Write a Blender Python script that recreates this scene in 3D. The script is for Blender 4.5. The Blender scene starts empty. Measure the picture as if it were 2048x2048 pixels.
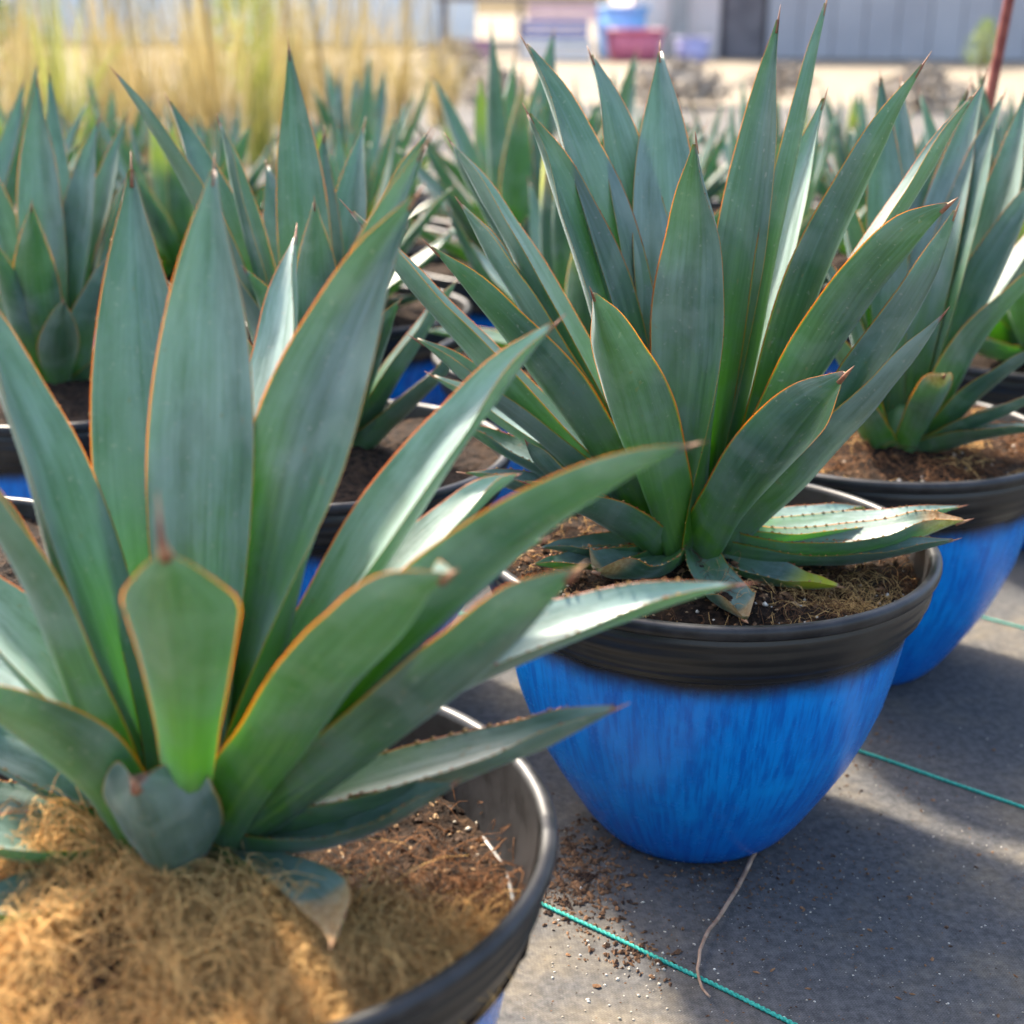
import bpy, bmesh, math, random
from mathutils import Vector, Matrix, noise
R_ = math.radians
scene = bpy.context.scene
col = scene.collection

# ------------------------------------------------------------------ camera, sky, sun, exposure
POT_R = 0.147                      # pot rim radius in metres
POT_H = 1.39 * POT_R               # pot height
CAM_Z = POT_H + 2.161 * POT_R
PITCH, ROLL = 0.334, 0.009
cd = bpy.data.cameras.new('camera'); cam = bpy.data.objects.new('camera', cd); col.objects.link(cam)
fw = Vector((0, math.cos(PITCH), -math.sin(PITCH))); rt = Vector((1, 0, 0)); up = rt.cross(fw)
c_, s_ = math.cos(ROLL), math.sin(ROLL)
rt2 = c_ * rt + s_ * up; up2 = -s_ * rt + c_ * up
m = Matrix((rt2, up2, -fw)).transposed().to_4x4(); m.translation = (0, 0, CAM_Z)
cam.matrix_world = m
cd.sensor_width = 36; cd.lens = 36 * 2874 / 2048
cd.clip_start = 0.01; cd.clip_end = 2000
cd.dof.use_dof = True; cd.dof.focus_distance = 0.79; cd.dof.aperture_fstop = 7.0; cd.dof.aperture_blades = 0
scene.camera = cam

SUN_EL = 46
sun_from = Vector((-0.56, 0.83, 0)).normalized()        # horizontal direction towards the sun
sun_dir = (sun_from * math.cos(R_(SUN_EL)) + Vector((0, 0, math.sin(R_(SUN_EL))))).normalized()
w = bpy.data.worlds.new('World'); scene.world = w; w.use_nodes = True
nt = w.node_tree; bg = nt.nodes['Background']
sky = nt.nodes.new('ShaderNodeTexSky'); sky.sky_type = 'NISHITA'; sky.sun_disc = False
sky.sun_elevation = R_(SUN_EL); sky.sun_rotation = math.atan2(sun_from.x, sun_from.y)
sky.air_density = 1.0; sky.dust_density = 4.5; sky.ozone_density = 0.6
nt.links.new(sky.outputs[0], bg.inputs[0]); bg.inputs[1].default_value = 0.15
sl = bpy.data.lights.new('sun', 'SUN'); sl.energy = 3.7; sl.angle = R_(4.5); sl.color = (1.0, 0.89, 0.73)
so = bpy.data.objects.new('sun', sl); col.objects.link(so)
so.rotation_euler = (-sun_dir).to_track_quat('-Z', 'Y').to_euler()
scene.view_settings.view_transform = 'Standard'; scene.view_settings.look = 'None'
scene.view_settings.exposure = 1.98; scene.view_settings.gamma = 1.0
scene.render.engine = 'CYCLES'
scene.cycles.use_denoising = True
scene.cycles.max_bounces = 6; scene.cycles.transmission_bounces = 4; scene.cycles.diffuse_bounces = 3
scene.cycles.sample_clamp_indirect = 6

# ------------------------------------------------------------------ helpers
def link(o, parent=None):
    col.objects.link(o)
    if parent is not None: o.parent = parent
    return o
def mesh(name, verts, faces, mat, parent=None, smooth=True, uv=None, cond=None):
    me = bpy.data.meshes.new(name); me.from_pydata([tuple(v) for v in verts], [], faces)
    if smooth: me.polygons.foreach_set('use_smooth', [True] * len(me.polygons))
    if uv is not None:
        l = me.uv_layers.new(name='UVMap')
        for lp in me.loops: l.data[lp.index].uv = uv[lp.vertex_index]
    if cond is not None:
        a = me.color_attributes.new('cond', 'FLOAT_COLOR', 'POINT')
        for i, c in enumerate(cond): a.data[i].color = c
    me.materials.append(mat); me.update()
    return link(bpy.data.objects.new(name, me), parent)
def empty(name, loc=(0, 0, 0), rz=0):
    o = bpy.data.objects.new(name, None); o.location = loc; o.rotation_euler = (0, 0, rz); o.empty_display_size = .05
    return link(o)
def tag(o, label=None, cat=None, group=None, kind=None):
    if label: o['label'] = label
    if cat: o['category'] = cat
    if group: o['group'] = group
    if kind: o['kind'] = kind
    return o
def copy_tree(o, parent=None):
    c = o.copy(); col.objects.link(c); c.parent = parent
    for ch in o.children: copy_tree(ch, c)
    return c

class MatB:
    """small node-material builder"""
    def __init__(s, name):
        s.m = bpy.data.materials.new(name); s.m.use_nodes = True; s.t = s.m.node_tree; s.n = s.t.nodes
        s.p = s.n['Principled BSDF']; s.out = s.n['Material Output']
    def node(s, t, **kw):
        n = s.n.new(t)
        for k, v in kw.items():
            if isinstance(k, str) and k.startswith('i_'): n.inputs[int(k[2:])].default_value = v
            else: setattr(n, k, v)
        return n
    def l(s, a, b): s.t.links.new(a, b)
    def mix(s, f, a, b, bt='MIX'):
        n = s.node('ShaderNodeMix', data_type='RGBA', blend_type=bt)
        for sock, v in ((n.inputs[0], f), (n.inputs[6], a), (n.inputs[7], b)):
            if hasattr(v, 'is_output'): s.l(v, sock)
            elif isinstance(v, (int, float)): sock.default_value = v
            else: sock.default_value = (*v, 1)
        return n.outputs[2]
    def math(s, op, a, b=0.0, c=0.0):
        n = s.node('ShaderNodeMath', operation=op)
        for sock, v in zip(n.inputs, (a, b, c)):
            if hasattr(v, 'is_output'): s.l(v, sock)
            else: sock.default_value = v
        return n.outputs[0]
    def step(s, x, a, b, lo=0.0, hi=1.0):
        n = s.node('ShaderNodeMapRange', interpolation_type='SMOOTHSTEP')
        s.l(x, n.inputs[0]); n.inputs[1].default_value = a; n.inputs[2].default_value = b
        n.inputs[3].default_value = lo; n.inputs[4].default_value = hi
        return n.outputs[0]
    def noise(s, vec, scale, detail=4, rough=.55, out=0):
        n = s.node('ShaderNodeTexNoise'); n.inputs['Scale'].default_value = scale
        n.inputs['Detail'].default_value = detail; n.inputs['Roughness'].default_value = rough
        if vec is not None: s.l(vec, n.inputs['Vector'])
        return n.outputs[out]
    def mapping(s, vec, scale):
        n = s.node('ShaderNodeMapping'); s.l(vec, n.inputs[0]); n.inputs['Scale'].default_value = scale
        return n.outputs[0]
    def coord(s, which='Object'):
        return s.node('ShaderNodeTexCoord').outputs[which]
    def bump(s, h, strength, dist):
        n = s.node('ShaderNodeBump'); n.inputs['Strength'].default_value = strength; n.inputs['Distance'].default_value = dist
        s.l(h, n.inputs['Height']); s.l(n.outputs[0], s.p.inputs['Normal']); return n.outputs[0]
    def set(s, base=None, rough=None, spec=None):
        if base is not None:
            if hasattr(base, 'is_output'): s.l(base, s.p.inputs['Base Color'])
            else: s.p.inputs['Base Color'].default_value = (*base, 1)
        if rough is not None:
            if hasattr(rough, 'is_output'): s.l(rough, s.p.inputs['Roughness'])
            else: s.p.inputs['Roughness'].default_value = rough
        if spec is not None: s.p.inputs['Specular IOR Level'].default_value = spec
        return s.m

def simple(name, c1, c2, scale=40, rough=.8, bump=.3, dist=.002, spec=.3):
    b = MatB(name); o = b.coord(); f = b.noise(o, scale, 6, .6)
    f2 = b.step(f, .35, .65)
    b.set(b.mix(f2, c1, c2), rough, spec); b.bump(f, bump, dist); return b.m

# ------------------------------------------------------------------ materials
def leaf_material():
    b = MatB('agave_leaf'); uv = b.node('ShaderNodeUVMap').outputs[0]
    sep = b.node('ShaderNodeSeparateXYZ'); b.l(uv, sep.inputs[0]); u, t = sep.outputs[0], sep.outputs[1]
    a = b.math('ABSOLUTE', b.math('SUBTRACT', b.math('MULTIPLY', u, 2.0), 1.0))
    cond = b.node('ShaderNodeAttribute', attribute_name='cond')
    cs = b.node('ShaderNodeSeparateColor'); b.l(cond.outputs['Color'], cs.inputs[0]); dry, yel, var = cs.outputs; side = cond.outputs['Alpha']
    obj = b.coord('Object')
    comb = b.node('ShaderNodeCombineXYZ'); b.l(u, comb.inputs[0]); b.l(t, comb.inputs[1]); b.l(b.math('MULTIPLY', var, 37.0), comb.inputs[2])
    streak = b.noise(b.mapping(comb.outputs[0], (9, 1.3, 1)), 2.2, 5, .6)
    blotch = b.noise(obj, 26, 4, .6)
    fine = b.noise(obj, 420, 3, .6)
    green = b.mix(b.step(streak, .35, .7), (0.045, 0.165, 0.004), (0.130, 0.315, 0.008))
    blue = b.mix(b.step(streak, .3, .7), (0.014, 0.050, 0.038), (0.056, 0.116, 0.102))
    tt = b.math('ADD', t, b.math('MULTIPLY', b.math('SUBTRACT', blotch, .5), .45))
    c = b.mix(b.step(tt, .05, .66), green, blue)
    c = b.mix(b.math('MULTIPLY', b.step(blotch, .46, .68), .55), c, (0.145, 0.205, 0.182))      # wax bloom
    c = b.mix(b.math('MULTIPLY', b.step(b.noise(obj, 70, 3, .5), .62, .72), .3), c, (0.07, 0.16, 0.08))   # rubbed spots
    c = b.mix(b.math('MULTIPLY', b.math('ADD', b.math('MULTIPLY', b.math('ADD', b.math('MULTIPLY', var, .75), .06), side), b.math('MULTIPLY', b.math('SUBTRACT', 1.0, side), b.math('MULTIPLY', var, .34))), b.math('MULTIPLY', b.step(tt, -.05, .45, .5, 1.0), b.step(b.noise(b.mapping(comb.outputs[0], (2.2, 2.6, 1)), 2.0, 5, .65), .32, .62, .45, 1.25))), c, b.mix(b.step(streak, .3, .7), (0.235, 0.355, 0.315), (0.31, 0.42, 0.40)))  # per-leaf paleness: wax bloom plus painted sunlit and shaded tone
    mid = b.step(a, .0, .06, 1, 0)
    c = b.mix(b.math('MULTIPLY', mid, .28), c, (0.05, 0.13, 0.07))                              # midrib
    c = b.mix(yel, c, (0.45, 0.46, 0.03))
    am = b.math('ADD', a, b.math('MULTIPLY', b.math('SUBTRACT', b.noise(b.mapping(comb.outputs[0], (2, 26, 1)), 2.0, 4, .7), .5), .035))
    # margin: yellow green next to the blade, red brown at the rim
    c = b.mix(b.math('MULTIPLY', b.step(am, .956, .988), .85), c, b.mix(b.step(tt, .25, .8), (0.33, 0.44, 0.03), (0.36, 0.36, 0.08)))
    red = b.mix(b.step(tt, .05, .35), (0.42, 0.36, 0.03), (0.42, 0.065, 0.022))
    c = b.mix(b.step(am, .980, .996), c, red)
    c = b.mix(b.step(t, .975, 1.0), c, (0.24, 0.10, 0.07))
    c = b.mix(dry, c, b.mix(b.step(fine, .4, .6), (0.38, 0.20, 0.09), (0.52, 0.36, 0.2)))
    spk = b.noise(obj, 340, 2, .5)
    c = b.mix(b.math('MULTIPLY', b.step(spk, .66, .72), .45), c, (0.34, 0.33, 0.28))             # dust specks
    wv = b.node('ShaderNodeTexWave', wave_type='BANDS', bands_direction='Y'); b.l(comb.outputs[0], wv.inputs[0]); wv.inputs['Scale'].default_value = .9; wv.inputs['Distortion'].default_value = 6.0; wv.inputs['Detail'].default_value = 3.0; wv.inputs['Detail Scale'].default_value = .8
    c = b.mix(b.math('MULTIPLY', b.step(wv.outputs['Fac'], .90, .98), .20), c, (0.24, 0.30, 0.27))   # pale imprints of other leaves
    scar = b.noise(b.mapping(comb.outputs[0], (5, 16, 1)), 2.0, 2, .4)
    c = b.mix(b.math('MULTIPLY', b.step(scar, .73, .76), .55), c, (0.20, 0.15, 0.09))            # small scars
    b.set(c, b.math('ADD', .36, b.math('MULTIPLY', blotch, .22)), .55)
    b.p.inputs['Coat Weight'].default_value = .22; b.p.inputs['Coat Roughness'].default_value = .36; b.p.inputs['Coat IOR'].default_value = 1.75
    b.p.inputs['Sheen Weight'].default_value = .22; b.p.inputs['Sheen Roughness'].default_value = .28; b.p.inputs['Sheen Tint'].default_value = (.82, .92, 1, 1)
    nb = b.bump(b.math('ADD', b.math('MULTIPLY', fine, .35), streak), .22, .0016)
    tr = b.node('ShaderNodeBsdfTranslucent')
    tc = b.mix(b.step(a, .966, .992), (0.30, 0.62, 0.05), (0.95, 0.45, 0.05))
    b.l(tc, tr.inputs[0])
    tf = b.math('ADD', b.step(t, .08, .6, .44, .20), b.math('MULTIPLY', b.step(a, .966, .992), .36))
    ms = b.node('ShaderNodeMixShader'); b.l(tf, ms.inputs[0]); b.l(b.p.outputs[0], ms.inputs[1]); b.l(tr.outputs[0], ms.inputs[2])
    b.l(ms.outputs[0], b.out.inputs[0]); return b.m
M_LEAF = leaf_material()
M_SPINE = simple('leaf_spine', (0.20, 0.07, 0.045), (0.36, 0.20, 0.11), 120, .55, .2, .001)
M_TEETH = simple('leaf_teeth', (0.22, 0.06, 0.03), (0.42, 0.26, 0.08), 200, .6, .1, .001)
M_DRYTIP = simple('dry_leaf_tip', (0.42, 0.24, 0.12), (0.60, 0.44, 0.28), 160, .8, .5, .002)

def pot_material():
    b = MatB('blue_glaze'); uv = b.node('ShaderNodeUVMap').outputs[0]
    sep = b.node('ShaderNodeSeparateXYZ'); b.l(uv, sep.inputs[0]); v = sep.outputs[1]
    st = b.noise(b.mapping(uv, (70, 2.4, 1)), 2.0, 6, .62)
    st2 = b.noise(b.mapping(uv, (150, 4, 1)), 2.0, 4, .6)
    bl = b.noise(b.mapping(uv, (9, 4, 1)), 2.0, 4, .6)
    f = b.step(b.math('ADD', b.math('MULTIPLY', st, .6), b.math('MULTIPLY', st2, .4)), .40, .58)
    c = b.mix(f, (0.0, 0.110, 0.43), (0.0, 0.205, 0.62))
    c = b.mix(b.math('MULTIPLY', b.step(bl, .5, .75), .5), c, (0.0, 0.265, 0.70))
    c = b.mix(b.step(v, .05, .45, .45, 0), c, (0.0, 0.06, 0.42))           # darker blue towards the foot
    vv = b.math('ADD', v, b.math('MULTIPLY', b.math('SUBTRACT', bl, .5), .06))
    c = b.mix(b.step(vv, .715, .80), c, (0.010, 0.010, 0.011))              # sprayed over towards the rim
    dust = b.noise(b.coord('Object'), 60, 5, .7)
    c = b.mix(b.math('MULTIPLY', b.step(dust, .6, .85), .05), c, (0.35, 0.33, 0.3))
    b.set(c, b.math('ADD', .16, b.math('MULTIPLY', dust, .2)), .32); b.bump(st, .10, .002); return b.m
M_POT = pot_material()
def rim_material():
    b = MatB('dark_rim'); o = b.coord(); uv = b.node('ShaderNodeUVMap').outputs[0]
    f = b.noise(b.mapping(uv, (3, 22, 1)), 2, 3, .5); d = b.noise(o, 45, 5, .65)
    c = b.mix(b.step(f, .35, .7), (0.010, 0.010, 0.010), (0.022, 0.021, 0.020))
    c = b.mix(b.math('MULTIPLY', b.step(d, .5, .8), .12), c, (0.12, 0.11, 0.10))
    b.set(c, b.math('ADD', .26, b.math('MULTIPLY', d, .2)), .38); b.bump(f, .05, .002); return b.m
M_RIM = rim_material()
M_LIP = simple('grey_lip', (0.008, 0.008, 0.009), (0.022, 0.022, 0.024), 70, .42, .1, .001, .4)

def soil_material():
    b = MatB('potting_soil'); o = b.coord()
    f = b.noise(o, 30, 8, .7); g = b.noise(o, 190, 5, .65)
    c = b.mix(b.step(g, .35, .65), (0.008, 0.006, 0.005), (0.045, 0.027, 0.017))
    c = b.mix(b.step(f, .53, .66), c, b.mix(g, (0.03, 0.017, 0.010), (0.10, 0.055, 0.027)))
    b.set(c, .95, .15); b.bump(b.math('ADD', f, g), .9, .006); return b.m
M_SOIL = soil_material()
M_BARK = simple('bark_chips', (0.03, 0.015, 0.009), (0.24, 0.125, 0.06), 90, .9, .4, .002)
M_BARKD = simple('damp_bark', (0.012, 0.008, 0.006), (0.085, 0.045, 0.024), 90, .8, .4, .002)
M_WOOD = simple('wood_chips', (0.22, 0.125, 0.06), (0.46, 0.30, 0.16), 120, .85, .4, .001)
M_PERL = simple('perlite', (0.42, 0.36, 0.27), (0.72, 0.66, 0.56), 150, .8, .4, .001)
def coir_material(name, a, b_):
    b = MatB(name); o = b.coord(); f = b.noise(o, 22, 4, .6); g = b.noise(o, 260, 3, .5)
    c = b.mix(b.step(f, .35, .65), a, b_); c = b.mix(b.step(g, .3, .7), c, tuple(min(1, x * 1.45) for x in b_))
    b.set(c, .85, .2)
    tr = b.node('ShaderNodeBsdfTranslucent'); b.l(c, tr.inputs[0])
    ms = b.node('ShaderNodeMixShader', i_0=.3); b.l(b.p.outputs[0], ms.inputs[1]); b.l(tr.outputs[0], ms.inputs[2]); b.l(ms.outputs[0], b.out.inputs[0])
    return b.m
M_COIR = coir_material('tan_coir', (0.42, 0.235, 0.085), (0.66, 0.43, 0.17))
M_COIRD = coir_material('brown_coir', (0.085, 0.036, 0.016), (0.20, 0.095, 0.042))

def fabric_material():
    b = MatB('weed_fabric'); o = b.coord()
    br = b.node('ShaderNodeTexBrick'); mp = b.node('ShaderNodeMapping'); b.l(o, mp.inputs[0]); mp.inputs['Rotation'].default_value = (0, 0, R_(39.3)); b.l(mp.outputs[0], br.inputs[0])
    br.inputs['Scale'].default_value = 190; br.inputs['Mortar Size'].default_value = .03
    br.inputs['Color1'].default_value = (.9, .9, .9, 1); br.inputs['Color2'].default_value = (.70, .70, .70, 1); br.inputs['Mortar'].default_value = (.40, .40, .40, 1)
    f = b.noise(o, 9, 8, .68); g = b.noise(o, 150, 5, .7); k = b.noise(o, 2.4, 5, .6); mic = b.noise(o, 900, 2, .6)
    c = b.mix(b.step(g, .3, .7), (0.066, 0.066, 0.068), (0.132, 0.130, 0.128))
    c = b.mix(b.step(b.math('ADD', b.math('MULTIPLY', f, .6), b.math('MULTIPLY', k, .4)), .46, .66), c, b.mix(b.step(g, .3, .75), (0.165, 0.140, 0.103), (0.255, 0.212, 0.150)))
    c = b.mix(b.math('MULTIPLY', b.step(mic, .64, .74), .35), c, (0.30, 0.27, 0.22))
    c = b.mix(.75, c, br.outputs[0], 'MULTIPLY')
    c = b.mix(b.math('MULTIPLY', b.step(b.noise(o, 14, 6, .75), .62, .72), .35), c, (0.055, 0.042, 0.032))
    b.set(c, .88, .2); b.bump(b.math('ADD', b.math('MULTIPLY', g, .5), br.outputs[1]), .35, .0016); return b.m
M_FABRIC = fabric_material()
M_GRAVEL = simple('tan_gravel', (0.150, 0.122, 0.085), (0.235, 0.195, 0.14), 5, .95, .5, .02)
M_THREAD = simple('green_thread', (0.01, 0.24, 0.185), (0.05, 0.42, 0.33), 500, .6, .3, .001)

# ------------------------------------------------------------------ ground
def sheet(name, x0, x1, y0, y1, z, mat, n=1):
    vs = [(x0, y0, z), (x1, y0, z), (x1, y1, z), (x0, y1, z)]
    return tag(mesh(name, vs, [(0, 1, 2, 3)], mat, smooth=False), kind='structure')
tag(sheet('ground', -400, 400, -60, 900, -0.006, M_GRAVEL), 'pale tan gravel yard reaching to the building', None)
# weed fabric with soft undulation
def undul(x, y): return .0016 * noise.noise((x * 5, y * 5, 0)) + .0007 * noise.noise((x * 17, y * 17, 3))
NX, NY = 150, 200; FX0, FX1, FY0, FY1 = -4.2, 4.2, -.6, 9.2
vs = []; fs = []
for j in range(NY + 1):
    y = FY0 + (FY1 - FY0) * (j / NY) ** 1.7
    for i in range(NX + 1):
        q = (i / NX) * 2 - 1; x = FX1 * math.copysign(abs(q) ** 1.6, q)
        vs.append((x, y, undul(x, y)))
for j in range(NY):
    for i in range(NX):
        k = j * (NX + 1) + i; fs.append((k, k + 1, k + NX + 2, k + NX + 1))
fabric = tag(mesh('weed_fabric', vs, fs, M_FABRIC), 'grey woven weed barrier fabric under the pots', kind='structure')

def tube(pts, rad, sides=6, close=True):
    vs = []; fs = []; n = len(pts)
    ref = Vector((0.13, .2, 1))
    for i, p in enumerate(pts):
        p = Vector(p); d = (Vector(pts[min(i + 1, n - 1)]) - Vector(pts[max(i - 1, 0)])).normalized()
        a = d.cross(ref)
        if a.length < 1e-5: a = d.cross(Vector((1, 0, 0)))
        a.normalize(); b_ = d.cross(a); r = rad(i / (n - 1)) if callable(rad) else rad
        for k in range(sides):
            an = 2 * math.pi * k / sides; vs.append(p + a * (r * math.cos(an)) + b_ * (r * math.sin(an)))
    for i in range(n - 1):
        for k in range(sides):
            k2 = (k + 1) % sides; fs.append((i * sides + k, i * sides + k2, (i + 1) * sides + k2, (i + 1) * sides + k))
    if close: fs.append(tuple(range(sides - 1, -1, -1))); fs.append(tuple((n - 1) * sides + k for k in range(sides)))
    return vs, fs
def add(acc, vf):
    o = len(acc[0]); acc[0].extend(vf[0]); acc[1].extend(tuple(i + o for i in f) for f in vf[1])

# green guide threads woven into the fabric, 12 in apart, the near ones visibly twisted
u_ = Vector((0.7733, -0.6340, 0)).normalized(); n_ = Vector((0.6340, 0.7733, 0)).normalized()
L0 = Vector((0.2770, 5.070, 0)) * POT_R; SP = 2.092 * POT_R
for k in range(-2, 5):
    acc = ([], [])
    near = k in (0, 1)
    a0, a1 = (-.9, .9) if near else (-2.5, 2.5)
    step_ = .0011 if near else .05
    n = int((a1 - a0) / step_)
    for s in ((0, 1) if near else (0,)):
        pts = []
        for i in range(n + 1):
            t = a0 + (a1 - a0) * i / n
            p = L0 + n_ * (SP * k) + u_ * t + n_ * (.002 * noise.noise((t * 6, k, 0)))
            z = undul(p.x, p.y) + .0009
            if near:
                ph = t / .0068 * 2 * math.pi + s * math.pi
                p = p + n_ * (.00085 * math.cos(ph)); z += .0004 + .00045 * math.sin(ph)
            pts.append((p.x, p.y, z))
        add(acc, tube(pts, .00085 if near else .0011, 5))
    mesh('guide_thread', acc[0], acc[1], M_THREAD, fabric)

# ------------------------------------------------------------------ agave leaves
def catmull(kn, t):
    for i in range(len(kn) - 1):
        if t <= kn[i + 1][0]:
            x0, y0 = kn[i]; x1, y1 = kn[i + 1]
            if kn is K_STRAP: return y0 + (y1 - y0) * (t - x0) / (x1 - x0)
            ym = kn[max(i - 1, 0)]; yp = kn[min(i + 2, len(kn) - 1)]
            m0 = (y1 - ym[1]) / max(x1 - ym[0], 1e-6); m1 = (yp[1] - y0) / max(yp[0] - x0, 1e-6)
            h = x1 - x0; q = (t - x0) / h
            return (2 * q**3 - 3 * q**2 + 1) * y0 + (q**3 - 2 * q**2 + q) * h * m0 + (-2 * q**3 + 3 * q**2) * y1 + (q**3 - q**2) * h * m1
    return kn[-1][1]
K_LEAF = [(0, .70), (.1, .66), (.25, .82), (.42, .98), (.52, 1.0), (.64, .90), (.76, .68), (.87, .40), (.95, .17), (1, .06)]
K_STRAP = [(0, .46), (.3, .60), (.55, .86), (.68, 1.0), (.72, .97), (.9, .42), (1, .03)]
K_BLUNT = [(0, .62), (.25, .78), (.5, .97), (.66, 1.0), (.78, .90), (.88, .62), (.95, .30), (1, .08)]
K_STUB = [(0, .66), (.3, .86), (.6, 1.0), (.8, .96), (.92, .66), (1, .16)]
def ss(a, b, x):
    q = max(0, min(1, (x - a) / (b - a))); return q * q * (3 - 2 * q)
US = {5: [-1, -.99, -.965, -.7, -.36, 0, .36, .7, .965, .99, 1], 3: [-1, -.93, -.5, 0, .5, .93, 1]}
def leaf(B, M, T, W, tw, cup, shape, dry, ye, parent, rng, res=5, nseg=34, teeth=True, name='leaf', bloom_light=None):
    B, M, T = Vector(B), Vector(M), Vector(T); C = 2 * M - (B + T) * .5
    az = Vector((T.x - B.x, T.y - B.y, 0)); L = (T - B).length
    az = az.normalized() if az.length > .08 * L else Vector((M.x - B.x, M.y - B.y + .001, 0)).normalized()
    ref = Vector((0, 0, 1)) - az
    kn = {'stub': K_STUB, 'strap': K_STRAP, 'blunt': K_BLUNT}.get(shape, K_LEAF)
    us = US[res]; nu = len(us); SE = .965
    def bez(s): return B * (1 - s)**2 + C * (2 * s * (1 - s)) + T * s * s
    def tan(s): return ((C - B) * (1 - s) + (T - C) * s).normalized()
    vs, uv, cond, fs = [], [], [], []; loop = 2 * nu - 2; edge = []
    var = rng.uniform(.1, .6) if bloom_light is None else bloom_light; w1, w2 = rng.uniform(0, 9), rng.uniform(0, 9); wav = .035 * W
    for i in range(nseg + 1):
        t = i / nseg; s = t * SE; P = bez(s); D = tan(s)
        N = (ref - D * ref.dot(D)).normalized()
        N = Matrix.Rotation(R_(tw) * ss(.0, .55, t), 3, D) @ N
        Wd = D.cross(N)
        hw = W * .5 * catmull(kn, t); cu = 1.35 * cup * (1.25 - .55 * ss(0, .35, t) + (.9 if shape != 'strap' else -.5) * ss(.72, .97, t))
        th = W * (.30 * (1 - t)**1.6 + .075) * min(1, (1.02 - t) * 5)
        top, bot = [], []
        for u in us:
            wob = wav * noise.noise((w1 + t * 5, u * .8, w2)) * min(1, 4 * t)
            lat = hw * u * (1 - .16 * cu * abs(u)); h = cu * hw * (abs(u)**1.45) + wob
            top.append(P + Wd * lat + N * h)
            bot.append(P + Wd * lat * .985 + N * (h - th * (1 - abs(u)**2.6)))
        ring = top + bot[-2:0:-1]; ru = list(us) + list(us[-2:0:-1])
        d_ = (ss(.83, .9, t) if dry == 1 else ss(.58, .64, t)) if dry else 0; y_ = (ss(.6, .85, t) if ye else 0)
        for q, (p, u) in enumerate(zip(ring, ru)):
            vs.append(p); uv.append(((u + 1) / 2, t)); cond.append((d_, y_, var, 1.0 if 0 < q < nu - 1 else (.5 if q in (0, nu - 1) else 0.0)))
        edge.append((top[0], top[-1], Wd, N))
    for i in range(nseg):
        for k in range(loop):
            k2 = (k + 1) % loop; fs.append((i * loop + k, i * loop + k2, (i + 1) * loop + k2, (i + 1) * loop + k))
    fs.append(tuple(range(loop - 1, -1, -1))); fs.append(tuple(nseg * loop + k for k in range(loop)))
    o = mesh(name, vs, fs, M_LEAF, parent, uv=uv, cond=cond)
    if dry: o['label'] = 'leaf with a dried brown tip'
    # terminal spine
    pts = [bez(.935), bez(.96), bez(.98), bez(1.0)]
    r0 = W * {'stub': .05, 'strap': .06, 'blunt': .034}.get(shape, .018)
    if shape == 'strap': pts = [bez(.93), bez(.97), bez(1.0) + Vector((0, 0, .05)) * W, bez(1.0) + Vector((0, 0, .42)) * W]
    sv = tube(pts, lambda q: r0 * (1 - q)**.8 + .00012, 6)
    mesh('spine', sv[0], sv[1], M_SPINE, o)
    if teeth:
        acc = ([], []); low = (T.z - B.z) < .5 * L
        tpos = .06
        while tpos < .93:
            f = tpos * nseg; i = int(f); q = f - i
            for sd, e in ((-1, 0), (1, 1)):
                p = edge[i][e].lerp(edge[min(i + 1, nseg)][e], q); Wd, N = edge[i][2], edge[i][3]; D = Wd.cross(N) * -1
                sz = W * rng.uniform(.012, .024) * (1.7 if low else .55); out = Wd * sd; Dn = tan(tpos * SE)
                a = p - Dn * sz * .9 - out * sz * .3; b2 = p + Dn * sz * .9 - out * sz * .3; c2 = p + N * sz * .7 - out * sz * .2; tip = p + out * sz + Dn * sz * .6 + N * sz * .3
                add(acc, ([a, b2, c2, tip], [(0, 1, 3), (1, 2, 3), (2, 0, 3), (0, 2, 1)]))
            tpos += (rng.uniform(.0042, .0095) if low else rng.uniform(.006, .016)) / L
        mesh('margin_teeth', acc[0], acc[1], M_TEETH, o, smooth=False)['kind'] = 'stuff'
    return o

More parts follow.
